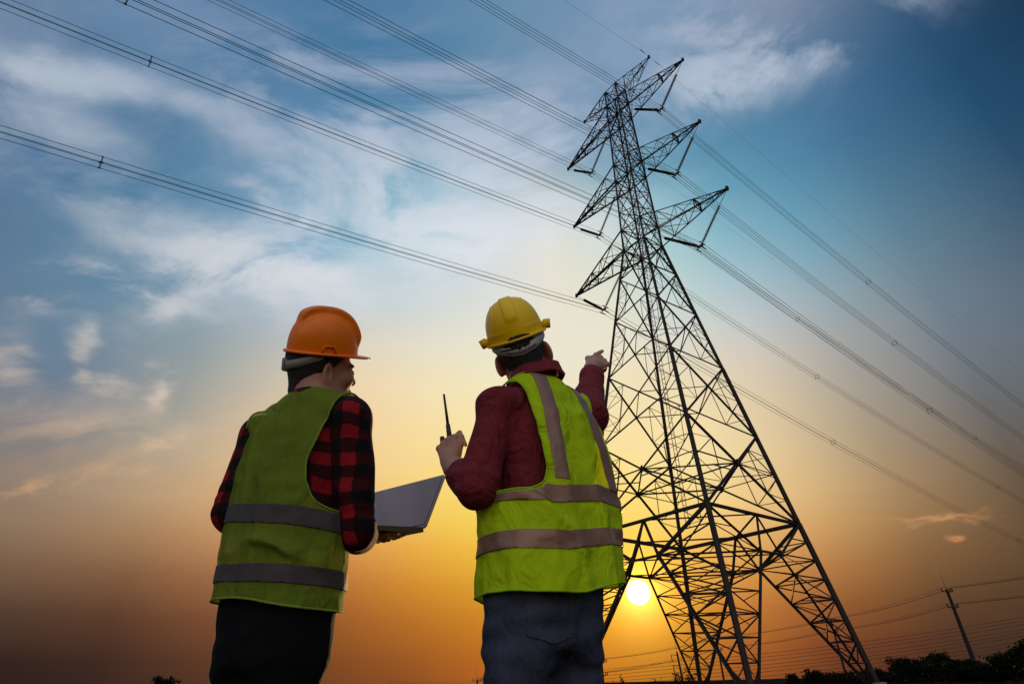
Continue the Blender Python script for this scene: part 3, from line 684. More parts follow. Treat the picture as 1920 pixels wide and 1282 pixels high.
M_BAND = mat('white_plastic_band', (.42, .39, .37), .5, 0, .08, 20); M_BAND2 = mat('grey_plastic_band', (.22, .215, .20), .5, 0, .1, 20); M_DARK = mat('dark_plastic', (.02, .02, .022), .45)
def plaid():
    m = cloth('red_black_plaid', (.3, .01, .02), .9); t = m.node_tree; b = t.nodes['Principled BSDF']
    co = t.nodes.new('ShaderNodeTexCoord'); nz = t.nodes.new('ShaderNodeTexNoise'); nz.inputs['Scale'].default_value = 9; t.links.new(co.outputs['Object'], nz.inputs[0])
    ad_ = t.nodes.new('ShaderNodeVectorMath'); ad_.operation = 'MULTIPLY_ADD'; t.links.new(nz.outputs['Color'], ad_.inputs[0]); ad_.inputs[1].default_value = (.035,) * 3; t.links.new(co.outputs['Object'], ad_.inputs[2])
    sp = t.nodes.new('ShaderNodeSeparateXYZ'); t.links.new(ad_.outputs[0], sp.inputs[0]); s = []
    for ax, fr, ph in ((0, 14.5, .1), (2, 14.5, .35)):
        a = t.nodes.new('ShaderNodeMath'); a.operation = 'MULTIPLY_ADD'; a.inputs[1].default_value = fr; a.inputs[2].default_value = ph; t.links.new(sp.outputs[ax], a.inputs[0])
        f = t.nodes.new('ShaderNodeMath'); f.operation = 'PINGPONG'; f.inputs[1].default_value = .5; t.links.new(a.outputs[0], f.inputs[0])
        g = t.nodes.new('ShaderNodeMapRange'); g.inputs[1].default_value = .23; g.inputs[2].default_value = .27; t.links.new(f.outputs[0], g.inputs[0]); s.append(g.outputs[0])
    su = t.nodes.new('ShaderNodeMath'); su.operation = 'ADD'; t.links.new(s[0], su.inputs[0]); t.links.new(s[1], su.inputs[1])
    hv = t.nodes.new('ShaderNodeMath'); hv.operation = 'MULTIPLY'; hv.inputs[1].default_value = .5; t.links.new(su.outputs[0], hv.inputs[0])
    r = t.nodes.new('ShaderNodeValToRGB'); r.color_ramp.interpolation = 'LINEAR'; e = r.color_ramp.elements; e[0].position = .1; e[0].color = (.005, .003, .004, 1); e[1].position = .95; e[1].color = (.25, .006, .012, 1)
    k = e.new(.5); k.color = (.035, .002, .004, 1); t.links.new(hv.outputs[0], r.inputs[0]); t.links.new(r.outputs[0], b.inputs['Base Color']); return m
M_PLAID = plaid()

# ---------------------------------------------------------------- hard hats
def hard_hat(parent, o, M, m, mband, style, size):
    """o, M place the brim plane in the wearer's space"""
    A_, B_, H_ = size; nt_, npz = 144, 44; V, F = [], []
    def bump(x, y, z):
        ax = abs(x)
        if style == 'three_ridge':
            h = .0045 * (1 - float(sm(ax, .017, .022))) * float(sm(z, .05, .07))
            h += .0022 * math.exp(-((ax - .050 - .18 * (.13 - z) * (1 if y < 0 else .6)) / .0022) ** 2) * float(sm(z, .022, .03)) * (1 if y < .02 else .4)
            if y < 0 and z < .034: h += .0018 * math.exp(-((z - .030) / .0022) ** 2) * (1 if .03 < ax < .09 else 0)
        else:
            wd = .024 + .10 * max(0, .05 + y) ** 1; h = .017 * (1 - float(sm(ax, wd, wd + .006))) * float(sm(z + y * .35, .055, .095))
            h -= .0045 * math.exp(-((ax - wd - .016) / .008) ** 2) * float(sm(z, .05, .085)) * float(sm(-y, -.09, -.04))
        return h
    def ring(f):
        k = len(V)
        for i in range(nt_): V.append(f(2 * math.pi * i / nt_))
        return k
    def plan(th, e): return (A_ + e) * math.sin(th), (B_ + e) * math.cos(th)
    ks = []
    for j in range(npz + 1):
        ph = (math.pi / 2) * (1 - j / npz) * .999
        def f(th, ph=ph):
            r = math.cos(ph) ** .80; z = H_ * math.sin(ph) ** .86; x, y = plan(th, 0); x *= r; y *= r; h = bump(x, y, z); l = math.sqrt((x / A_) ** 2 + (y / B_) ** 2 + (z / H_) ** 2) + 1e-6
            return (x * (1 + h / A_ * .8), y * (1 + h / B_ * .8), z * (1 + h / H_) if l else z)
        ks.append(ring(f))
    vis = lambda th: .036 * max(0, math.cos(th)) ** 1.6
    for e, z in ((.003, .001), (.0065, .0015), (.0072, .004), (.0086, .004), (.009, -.0015), (.006, -.004), (-.001, -.004), (-.003, .004)):
        ks.append(ring(lambda th, e=e, z=z: (*plan(th, e + (vis(th) * min(1, max(0, e) / .008))), z - (.25 * vis(th) * max(0, e) / .009) + (.004 * abs(math.sin(th)) ** 3 if e > .006 and style == 'three_ridge' else 0))))
    for j in range(10):
        ph = (math.pi / 2) * (j / 10) * .98 + .03
        ks.append(ring(lambda th, ph=ph: ((A_ - .005) * math.sin(th) * math.cos(ph) ** .8, (B_ - .005) * math.cos(th) * math.cos(ph) ** .8, (H_ - .006) * math.sin(ph) ** .86)))
    for a, b in zip(ks[:-1], ks[1:]):
        for i in range(nt_): i2 = (i + 1) % nt_; F.append((a + i, b + i, b + i2, a + i2))
    V.append((0, 0, H_ + (bump(0, 0, H_)))); c = len(V) - 1
    for i in range(nt_): F.append((c, ks[0] + i, ks[0] + i, ks[0] + (i + 1) % nt_)[:1] + (ks[0] + i, ks[0] + (i + 1) % nt_))
    me = bpy.data.meshes.new('hard_hat'); me.from_pydata(V, [], F); me.shade_smooth()
    hat = link('hard_hat', me, m, parent); hat.matrix_local = Matrix.Translation(o) @ Matrix(M.tolist()).to_4x4()
    # accessory slots at the sides: raised trapezoid frame
    for s in (-1, 1):
        b = MB(); pr = []
        for dy, z in ((-.022, .004), (-.014, .026), (.014, .026), (.022, .004)):
            th = math.pi / 2; ph = math.asin(min(1, (z / H_)) ** (1 / .86)); r = math.cos(ph) ** .8; yy = dy - .012
            pr.append((s * (A_ * math.sqrt(max(0, 1 - (yy / B_) ** 2)) * r + .0035), yy, z))
        b.path(pr, .0026, 6)
        if style == 'three_ridge':
            for yy in (-.034, .0):
                x = A_ * math.sqrt(1 - (yy / B_) ** 2); b.bar((s * (x + .012), yy, .002), (s * (x + .018), yy, .030), .022, .004, up=(0, 1, 0))
        b.build('side_slot', m, hat, True)
    # back peak clip of the harness
    # harness: headband round the nape, ratchet, dark slot
    def band(zc, h, t0, t1, r, tilt, name, mm, thick=.0025):
        vs, fs = [], []; n = 48
        for i in range(n + 1):
            th = R(t0 + (t1 - t0) * i / n); u = abs(i / n - .5) * 2
            x, y = (.085 + r) * math.sin(th), (.105 + r) * math.cos(th) - .006; z = zc + tilt * u ** 1.6
            hh = h * (1 - .25 * u)
            for q, (dr, dz) in enumerate(((0, -hh / 2), (thick, -hh / 2 * .92), (thick, hh / 2 * .92), (0, hh / 2))): vs.append((x * (1 + dr / .09), y * (1 + dr / .1), z + dz))
        for i in range(n):
            for q in range(4): q2 = (q + 1) % 4; fs.append((i * 4 + q, i * 4 + 4 + q, i * 4 + 4 + q2, i * 4 + q2))
        fs += [(0, 1, 2, 3), (n * 4 + 3, n * 4 + 2, n * 4 + 1, n * 4)]
        me = bpy.data.meshes.new(name); me.from_pydata(vs, [], fs); me.shade_smooth(); return link(name, me, mm, hat)
    if style == 'three_ridge':
        band(-.034, .032, 102, 258, .003, .030, 'suspension_band', mband)
        for a0, a1 in ((108, 150), (212, 252)): band(-.004, .014, a0, a1, .004, .0, 'suspension_band', mband)
        b = MB()
        for i in range(15):
            th = R(150 + i * 4.3); x, y = .0912 * math.sin(th), .1112 * math.cos(th) - .006; nvec = Vector((x, y, 0)).normalized(); tz = -.038 + .030 * (abs((th - math.pi) / R(78))) ** 1.6
            b.bar(Vector((x, y, tz)) - Vector((0, 0, .0035)), Vector((x, y, tz)) + Vector((0, 0, .0035)), .0028, .003, up=tuple(nvec))
        b.build('adjusting_holes', M_DARK, hat)
        band(-.021, .0045, 168, 226, .0062, .002, 'band_slot', M_DARK, .0012)
    else:
        band(-.044, .031, 100, 260, .001, .040, 'suspension_band', mband)
        b = MB()
        th = R(186); c_ = Vector((.082 * math.sin(th), .103 * math.cos(th) - .004, -.042)); b.bar(c_ - Vector((0, 0, .022)), c_ + Vector((0, 0, .018)), .042, .014, up=(0, 1, 0))
        b.build('buckle', mat('buckle_plastic', (.30, .30, .32), .35), hat)
        b = MB()
        for dx in (-.008, .012):
            b.path([tuple(c_ + Vector((dx - .006, -.008, .016))), tuple(c_ + Vector((dx + .004, -.011, .010))), tuple(c_ + Vector((dx + .004, -.011, -.014))), tuple(c_ + Vector((dx - .004, -.008, -.02)))], .0016, 6)
        b.build('buckle_clip', mat('bright_metal', (.6, .6, .6), .25, 1.), hat)
    return hat

def person(name, label, O, yaw, cfg):
    """builds one man; coordinates are local: x to his right, y the way he faces, z up from the ground"""
    S = Sculpt(); c = cfg; Mh = rotm(('Z', c['head_yaw']), ('Y', c['head_roll']), ('X', c['head_pitch']))
    nb = V3(*c['neck']); head(S, V3(*c['head']), Mh, nb)
    t = c['tors']; S.cone(nb, nb - [0, 0, .10], .06, .08, .04)
    S.p.append((lambda p: d_sections(p, t, -.035), V3(t[0][1], 0, (t[0][0] + t[-1][0]) / 2), .42, .03, False))
    for s in (1, -1):
        sh, el, wr = (V3(*q) for q in c['arm'][s]); S.cone(nb - [0, 0, .075], sh, .045, .04, .03); S.cone(sh, el, .038, .030, .02); S.cone(el, wr, .031, .025, .02)
        hp, kn, an = (V3(*q) for q in c['leg'][s]); S.cone(hp, kn, .072, .05, .03); S.cone(kn, an, .05, .035, .02); S.cone(an, an + [0, .12, -.04], .035, .03, .02)
    c['hands'](S)
    V, F = surface(S, c['lo'], c['hi'], .0033); V = relax(V, F, 1, .4)
    body = part(name, V, F, c['skin'], None); body.location = O; body.rotation_euler = (0, 0, R(yaw)); tag(body, label, 'person', 'workers looking up at the pylon')
    # hair
    ho = V3(*c['head'])
    def fh(p):
        q = (p - ho) @ Mh; d = d_ell(q, V3(0, -.012, .045), V3(.0805, .100, .096)); d = smin(d, d_cone(q, V3(0, -.045, -.02), V3(0, -.052, -.055), .055, .048), .02)
        line = np.interp(q[:, 1], [-.12, -.07, -.02, .02, .06, .12], [-.085, -.075, -.035, .012, .05, .075]); cut = smax(d, (line - q[:, 2]) * .8, .01)
        return cut + .0012 * np.sin(q[:, 0] * 900 + 3 * wob(q, 60)) * 0 + .0012 * wob(q * V3(1, 1, .25), 500, 2)
    V, F = surface(fh, ho - .16, ho + .17, .0034); part('hair', V, F, M_HAIR, body)
    # shirt
    fo = c['fold']
    def fs(p):
        d = d_sections(p, t, -.020)
        for s in (1, -1):
            sh, el, wr = (V3(*q) for q in c['arm'][s]); e = c['cuff'][s]; cf = el + (wr - el) * e[0]
            ax = nrm(wr - el); a = smax(d_cone(p, el, cf + ax * .03, c['er'], .041), (p - cf) @ ax, .005)
            a = smin(d_cone(p, sh, el, .056, c['er']), a, .02); a = smin(a, d_cone(p, nb - [0, 0, .075], sh, .052, .055), .03); a = smin(a, d_cone(p, nb - [0, 0, .035], nb - [0, 0, .12], .067, .085), .03)
            if e[1]: a = smin(a, smax(d_cone(p, el, cf + ax * .02, .050, .048), np.maximum((p - cf) @ ax, -((p - cf) @ ax) - .055), .006), .004)
            # creases gather at the elbow and along the sleeve
            tt = (p - el); near = np.exp(-(tt ** 2).sum(1) / .012); du = nrm(el - sh)
            a = a - (.0085 + .005 * near) * folds(p * c['fs'], fo, 3 + s) - .0015 * near * np.sin((p @ du) * 130 + 5 * wob(p, 30))
            d = smin(d, a, .03)
        return smax(d, c['shirt_low'] - p[:, 2], .006)
    V, F = surface(fs, c['lo'], c['hi'], .0048); V = relax(V, F, 1, .35); shirt = part('shirt', V, F, c['shirt'], body)
    if 'collar' in c:
        cr = c['collar']; vs, fs_ = [], []; n = 60
        for i in range(n + 1):
            th = R(28 + 304 * i / n); lift = cr['lift'] * max(0., -math.sin(th) * .8 - math.cos(th) * .4) + .003 * math.sin(5 * th)
            for q, (r_, dz) in enumerate(((.062, -.03), (.062, .018), (.065, .026), (.071, .022), (.082, -.012), (.088, -.022), (.085, -.024), (.072, .0), (.068, -.03))):
                vs.append((nb[0] + cr['off'][0] + r_ * 1.04 * math.sin(-th), nb[1] + cr['off'][1] + r_ * 1.1 * math.cos(th), cr['z'] + dz + lift))
        for i in range(n):
            for q in range(9): q2 = (q + 1) % 9; fs_.append((i * 9 + q, i * 9 + q2, i * 9 + 9 + q2, i * 9 + 9 + q))
        fs_ += [tuple(range(9))[::-1], tuple(n * 9 + q for q in range(9))]
        me = bpy.data.meshes.new('collar'); me.from_pydata(vs, [], fs_); me.shade_smooth(); link('collar', me, c['shirt'], shirt)
    # trousers
    hs = c['hips']
    def ft(p):
        d = d_sections(p, hs)
        for s in (1, -1):
            hp, kn, an = (V3(*q) for q in c['leg'][s]); a = smin(d_cone(p, hp, kn, c['thigh'], .066), d_cone(p, kn, an + [0, 0, .02], .064, .062), .03)
            d = smin(d, a, .05)
        z = p[:, 2]; q = p * V3(1, 1, 1.6)
        return smax(d - .0075 * c.get('tf', 1) * folds(q, 24, 7) * sm(z, .2, .4) - .002 * wob(p, 60, 4), .07 - z, .01)
    V, F = surface(ft, (-.30, -.22, .02), (.28, .26, 1.0), .006); T = tris(F); tr = part('trousers', V, F, c['trous'], body)
    n = normals(V, T)
    for i, (x0, x1, z0, z1) in enumerate(c['pockets']):
        x, z = V[:, 0], V[:, 2]; g = np.maximum(np.maximum(x0 - x, x - x1), np.maximum(z - z1, z0 + .30 * np.abs(x - (x0 + x1) / 2) - z)); g = np.maximum(g, V[:, 1])
        Vp, Tp = clip(V + n * .0035, T, g)
        if len(Tp): pk = part('back_pocket', Vp, Tp, c['trous'], tr, .003); piping('stitching', Vp + 0, Tp, M_STITCH, pk, .0012)
    if c.get('seams'):
        for sx0 in c['seams']:
            pts = []
            for z in np.linspace(.25, .94, 60):
                m_ = (np.abs(V[:, 2] - z) < .006) & (np.abs(V[:, 0] - sx0(z)) < .01) & (V[:, 1] < 0)
                if m_.any(): j = np.where(m_)[0][np.argmin(V[m_][:, 1])]; pts.append(V[j] + n[j] * .0008)
            if len(pts) > 5:
                q = np.array(pts)
                for _ in range(3): q[1:-1] = (q[:-2] + q[1:-1] + q[2:]) / 3
                b = MB(); b.path([tuple(a) for a in q], .0011, 5); b.build('stitching', M_STITCH, tr)
    for s in (1, -1):
        an = V3(*c['leg'][s][2]); b = Sculpt(); b.cone(an + [0, -.02, .10], an + [0, -.01, -.02], .05, .048, .02); b.cone(an + [0, -.02, -.03], an + [0, .16, -.035], .045, .042, .03); b.box(an + [0, .06, -.062], V3(.052, .15, .014), .01, None, .01)
        V, F = surface(b, an - [.1, .15, .1], an + [.1, .26, .2], .008); part('boot', V, F, M_BOOT, body)
    # vest
    vt = c['vest']
    def fv(p):
        d = d_sections(p, vt)
        for s in (1, -1):
            sh = V3(*c['arm'][s][0]); q1 = nb - [0, 0, .062]; q2 = q1 + (sh + V3(0, 0, .010) - q1) * .9; d = smin(d, d_cone(p, q1, q2, .062, .064), .04)
        for e in c.get('bulge', ()): d = smin(d, d_ell(p, V3(*e[0]), V3(*e[1])), .05)
        q = p * V3(1, 1, .42); z = p[:, 2]
        w_ = c['vfold']; return d - w_ * folds(q, 24, 11) * (1.25 - .7 * sm(z, 1.05, 1.4)) - w_ * .5 * folds(p, 30, 4) - w_ * .25 * wob(p, 75, 9) - c['crease'](p)
    V, F = surface(fv, (-.34, -.26, .80), (.36, .28, 1.60), .0052); V = relax(V, F, 1, .3); T = tris(F); n = normals(V, T)
    x, y, z = V.T; hem = c['hem'](x, y); g = hem - z
    for s in (1, -1):
        xa = np.interp(z, *c['armx'][s]) + c.get('armf', {}).get(s, 0) * sm(y, -.03, .02); g = np.maximum(g, -smax(xa - s * x, c['armz'][s] - z, .05))
    nk = np.hypot((x - nb[0]) / 1.12, y - nb[1] - .012) ; g = np.maximum(g, np.minimum(c['neck_r'] - nk, z - c['neck_z']))
    Vv, Tv = clip(V, T, g); vest = part('safety_vest', Vv, Tv, c['vmat'], body, .0022); piping('edge_binding', Vv, Tv, c['pmat'], vest, .0028)
    for fn in c['strips']:
        Vs, Ts = clip(V + n * .0022, T, np.maximum(g + .006, fn(x, y, z)))
        if len(Ts): part('reflective_strip', Vs, Ts, c['rmat'], vest, .0012)
    hat = hard_hat(body, V3(*c['head']) + Mh @ V3(0, .004 - c.get('hat_back', 0), c['hat_up']), Mh @ rotm(('Y', c.get('hat_y', 0)), ('X', c.get('hat_x', 0))), c['hatm'], c['bandm'], c['style'], c['size'])
    return body

SZ = lambda rows: [tuple(r) for r in rows]
def strap(xc, w): return lambda x, y, z: np.maximum(np.abs(x - np.interp(z, *xc)) - w, np.maximum(y + .0, 1.15 - z))
def hband(z0, z1, k=0., wav=0.):
    def f(x, y, z):
        e = k * (x if k < 0 else np.maximum(x + .08, 0)) + wav * np.sin(x * 22 + 1); return np.maximum(z - z1 - e, z0 + e - z)
    return f
# ---- the man on the right: points at the pylon, holds a walkie-talkie
OR_, YR = V3(.10, 1.6, 0), 38
def hands_r(S):
    hand(S, (.466, .220, 1.812), (.76, .13, .63), (.184, .894, -.406), 1, ((5, 4, 3), (62, 88, 60), (68, 90, 62), (72, 90, 60)), ((.75, .35, .45), (.75, .7, -.05), (.5, .8, -.4)), .02, 1.06)
    hand(S, (-.214, .197, 1.262), (.058, .40, .90), (.87, .46, 0), -1, ((40, 60, 50), (46, 64, 50), (50, 66, 50), (54, 68, 50)), ((.85, .25, .45), (.98, .2, .05), (.98, .12, -.1)), .02, .95)
TR = SZ([(.86, -.035, 0, .150, .105), (.95, -.03, 0, .15, .105), (1.1, -.01, 0, .165, .11), (1.25, 0, 0, .185, .118), (1.36, 0, 0, .185, .11), (1.43, -.01, 0, .14, .09), (1.48, -.03, .005, .08, .068)])
VR = SZ([(.80, -.02, -.01, .196, .148), (.88, -.02, -.01, .196, .148), (1.0, -.015, -.01, .20, .142), (1.12, -.01, -.005, .205, .138), (1.25, .0, 0, .20, .134), (1.36, .0, 0, .178, .118), (1.44, -.01, 0, .135, .09), (1.50, -.03, .005, .082, .07)])
def crease_r(p):
    x, y, z = p.T; side = sm(-y, -.03, .04)
    d = .010 * np.exp(-((z - 1.105 + .9 * (x + .17)) / .022) ** 2) * np.exp(-((x + .12) / .07) ** 2) - .008 * np.exp(-((z - 1.135 + .9 * (x + .17)) / .018) ** 2) * np.exp(-((x + .12) / .07) ** 2)
    return side * d
cfgR = dict(er=.047, neck=(-.038, .012, 1.50), head=(-.053, .040, 1.605), head_yaw=-46, head_roll=-15, head_pitch=27, tors=TR,
    arm={1: ((.188, .004, 1.435), (.311, .112, 1.592), (.466, .220, 1.812)), -1: ((-.184, -.006, 1.368), (-.250, .006, 1.132), (-.214, .197, 1.262))},
    leg={1: ((.026, 0, .88), (.050, .01, .48), (.085, -.01, .10)), -1: ((-.115, 0, .88), (-.145, .01, .48), (-.155, -.01, .10))},
    hands=hands_r, lo=(-.36, -.20, 0.), hi=(.64, .50, 2.02), skin=M_SKIN, fold=15, fs=V3(1, 1, 1), cuff={1: (.66, True), -1: (.44, True)}, shirt_low=.84, collar=dict(lift=.035, off=(.008, -.004), z=1.515), shirt=M_MAROON,
    hips=SZ([(.76, -.050, 0, .128, .105), (.84, -.044, 0, .140, .112), (.92, -.035, 0, .148, .108), (.97, -.035, 0, .142, .10)]), thigh=.082, trous=M_JEANS, pockets=((-.165, -.055, .775, .905),), seams=(lambda z: -.150 - .02 * (z - .8), lambda z: -.035),
    vest=VR, vfold=.0075, crease=crease_r, bulge=(((.185, .01, 1.10), (.06, .07, .26)), ((.19, .05, 1.27), (.055, .055, .16))), hem=lambda x, y: .884 + .16 * np.maximum(0, x + .05) + .006 * np.sin(x * 14),
    armx={1: ([1.1, 1.16, 1.26, 1.4, 1.47, 1.6], [.19, .165, .145, .138, .135, .135]), -1: ([1.05, 1.13, 1.18, 1.26, 1.4, 1.47, 1.6], [.15, .128, .120, .124, .136, .146, .155])}, armz={1: 1.16, -1: 1.118}, armf={1: .055},
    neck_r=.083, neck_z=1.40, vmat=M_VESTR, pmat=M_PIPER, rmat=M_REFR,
    strips=(hband(1.090, 1.135, .12, .004), hband(.974, 1.018, .17, .001), strap(([1.1, 1.3, 1.5], [-.078, -.084, -.080]), .021), strap(([1.1, 1.2, 1.3, 1.5], [.135, .118, .092, .074]), .021)),
    hat_up=.062, hat_x=8, hatm=M_HATY, bandm=M_BAND, style='three_ridge', size=(.093, .114, .134))
manR = person('person', 'man in yellow hard hat, maroon shirt and lime vest pointing up at the pylon', OR_, YR, cfgR)
# ---- the man on the left: looks up, holds an open laptop
OL_, YL = V3(-.635, 1.6, 0), -30
def hands_l(S):
    hand(S, (.063, .221, 1.083), (.008, .986, .13), (0, -.1, 1), 1, ((8, 8, 5), (6, 8, 5), (6, 8, 5), (8, 10, 6)), ((.8, .1, .6), (.9, .2, .25), (.95, .15, 0)), .05, 1.02)
    hand(S, (-.135, .330, 1.13), (.35, .9, .05), (0, 0, 1), -1, ((10, 10, 8),) * 4, ((.8, .3, .5), (.9, .3, .2), (.9, .2, 0)), .04, 1.0)
TL = SZ([(.86, .015, 0, .145, .105), (.95, .015, 0, .145, .105), (1.1, .01, 0, .155, .11), (1.25, 0, 0, .178, .118), (1.34, 0, 0, .178, .11), (1.41, .01, 0, .135, .09), (1.46, .025, .0, .08, .068)])
VL = SZ([(.78, .028, -.005, .168, .126), (.88, .028, -.005, .170, .127), (1.0, .02, -.005, .176, .128), (1.12, .012, -.005, .18, .126), (1.24, .005, 0, .190, .126), (1.33, .0, 0, .178, .114), (1.41, .01, 0, .135, .09), (1.47, .025, .0, .082, .07)])
def crease_l(p):
    x, y, z = p.T; b = sm(-y, -.02, .05); d = 0
    for (x0, z0, k, a, w) in ((.12, 1.00, -.35, .009, .012), (.06, 1.015, -.12, .006, .012), (.15, .985, -.6, .007, .012), (-.02, 1.0, .1, .004, .014)):
        d = d + a * np.exp(-((z - z0 - k * (x - x0)) / w) ** 2) * np.exp(-((x - x0) / .07) ** 2)
    d = d + .004 * np.exp(-((x + .045 + .18 * (z - 1.2)) / .009) ** 2) * sm(z, 1.0, 1.1)
    return b * d
cfgL = dict(er=.054, hat_back=.003, neck=(.027, .004, 1.47), head=(.024, .010, 1.558), head_yaw=-20, head_roll=19, head_pitch=14, tors=TL,
    arm={1: ((.180, .010, 1.365), (.207, .066, 1.055), (.063, .221, 1.083)), -1: ((-.180, -.012, 1.385), (-.186, -.042, 1.13), (-.135, .330, 1.13))},
    leg={1: ((.095, 0, .86), (.105, .01, .46), (.110, -.01, .10)), -1: ((-.042, 0, .86), (-.060, .01, .46), (-.095, -.01, .10))},
    hands=hands_l, lo=(-.30, -.20, 0.), hi=(.34, .56, 1.74), skin=M_SKIN2, fold=14, fs=V3(1, 1, .7), cuff={1: (.93, False), -1: (.93, False)}, shirt_low=.86, shirt=M_PLAID,
    hips=SZ([(.74, .040, 0, .130, .10), (.82, .034, 0, .142, .108), (.90, .02, 0, .150, .105), (.95, .015, 0, .145, .10)]), thigh=.082, tf=.5, trous=M_BLACK, pockets=(), seams=(),
    vest=VL, vfold=.0055, crease=crease_l, hem=lambda x, y: .884 - .10 * x + .006 * np.sin(x * 17 + 1),
    armx={1: ([1.0, 1.09, 1.16, 1.22, 1.32, 1.41, 1.55], [.21, .18, .158, .152, .160, .182, .19]), -1: ([1.0, 1.09, 1.16, 1.22, 1.32, 1.41, 1.55], [.19, .17, .16, .16, .165, .17, .175])}, armz={1: 1.085, -1: 1.10},
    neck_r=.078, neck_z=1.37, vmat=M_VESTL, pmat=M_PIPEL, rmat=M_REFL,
    strips=(hband(1.068, 1.116, -.14), hband(.925, .967, -.08)),
    hat_up=.064, hat_x=0, hat_y=10, hatm=M_HATO, bandm=M_BAND2, style='v_crest', size=(.091, .111, .134))
manL = person('person', 'man in orange hard hat, plaid shirt and dull green vest holding a laptop', OL_, YL, cfgL)

# ---------------------------------------------------------------- laptop, walkie-talkie
def glossy_lid():
    m = mat('grey_laptop_lid', (.46, .34, .28), .12, .6, .08, 5); return m
M_LID = glossy_lid(); M_LAPB = mat('laptop_underside', (.05, .042, .035), .5, .1, .1, 12); M_RUB = mat('black_rubber', (.012, .012, .013), .6)
def slab(b, c, u, v, w, U, V_, T_, rad=.012):
    """rounded slab: corner c, sides u*U and v*V_, thickness T_ along w"""
    pts = []
    for (cx, cy, a0) in ((U - rad, rad, -90), (U - rad, V_ - rad, 0), (rad, V_ - rad, 90), (rad, rad, 180)):
        for i in range(6): a = R(a0 + i * 18); pts.append((cx + rad * math.cos(a), cy + rad * math.sin(a)))
    k = len(b.v); n = len(pts)
    for t in (0, T_):
        for x, y in pts: b.v.append(tuple(c + u * x + v * y + w * t))
    b.f.append(tuple(range(k, k + n))[::-1]); b.f.append(tuple(range(k + n, k + 2 * n)))
    for i in range(n): j = (i + 1) % n; b.f.append((k + i, k + j, k + n + j, k + n + i))
LC = Vector((-.289, 1.85, 1.130)); hu = Vector((-.826, .564, 0)).normalized(); up = Vector((.035, .08, .196)).normalized(); up = (up - hu * up.dot(hu)).normalized(); ln = hu.cross(up).normalized()
lap = empty('laptop', LC, 'open grey laptop held up by the man in the orange hard hat', 'laptop')
z0 = Vector((0, 0, 0)); b = MB(); slab(b, z0, hu, up, ln, .375, .212, .006); b.build('lid', M_LID, lap)
sc_n = ln if ln.dot(Vector((-.5, -.8, 0))) > 0 else -ln
b = MB(); slab(b, hu * .008 + up * .012 + sc_n * (.0075 if sc_n == ln else .0015), hu, up, sc_n, .359, .190, .0008, .004); b.build('screen', mat('dark_screen', (.52, .33, .26), .07, .85, .04, 8), lap)
bd = Vector((-.564, -.826, -.15)).normalized(); bn = hu.cross(bd).normalized(); bn = bn if bn.z > 0 else -bn
b = MB(); slab(b, -bn * .014, hu, bd, bn, .375, .225, .014); bs = b.build('base', M_LAPB, lap)
b = MB()
for i in range(5):
    for j in range(13): q = hu * (.035 + j * .0245) + bd * (.03 + i * .022) + bn * .0002; slab(b, q, hu, bd, bn, .019, .017, .0015, .003)
o = b.build('keyboard', M_RUB, bs)
b = MB(); b.tube(hu * .03 - bn * .002, hu * .305 - bn * .002, .006, n=10); b.build('hinge', M_RUB, lap)
# walkie-talkie
def Rw(p): a = R(38); return Vector((.10 + p[0] * math.cos(a) - p[1] * math.sin(a), 1.6 + p[0] * math.sin(a) + p[1] * math.cos(a), p[2]))
A0, A1 = Rw((-.190, .250, 1.372)), Rw((-.208, .264, 1.512)); ax = (A1 - A0).normalized(); rb = A0 - ax * .012
rad_ = empty('walkie_talkie', rb, 'black walkie-talkie with a long antenna gripped in the pointing man\'s lower hand', 'radio')
uu = ax.cross(Vector((.4, .9, 0))).normalized(); vv = uu.cross(ax).normalized()
b = MB(); c0 = -uu * .012 + vv * -.014 - ax * .115; slab(b, c0 - uu * .012, uu, ax, vv, .052, .115, .030, .008); b.build('body', M_RUB, rad_)
b = MB(); b.discs(z0, ax * .05, [(0, .0075), (.1, .0085), (.9, .0072), (1, .005)]); b.discs(ax * .05, ax * .155, [(0, .0052), (.5, .0042), (.97, .0036), (1, .0042)]); b.build('antenna', M_RUB, rad_, True)
b = MB(); b.discs(uu * .026, uu * .026 + ax * .014, [(0, .007), (.2, .008), (1, .007)]); b.build('knob', M_DARK, rad_)

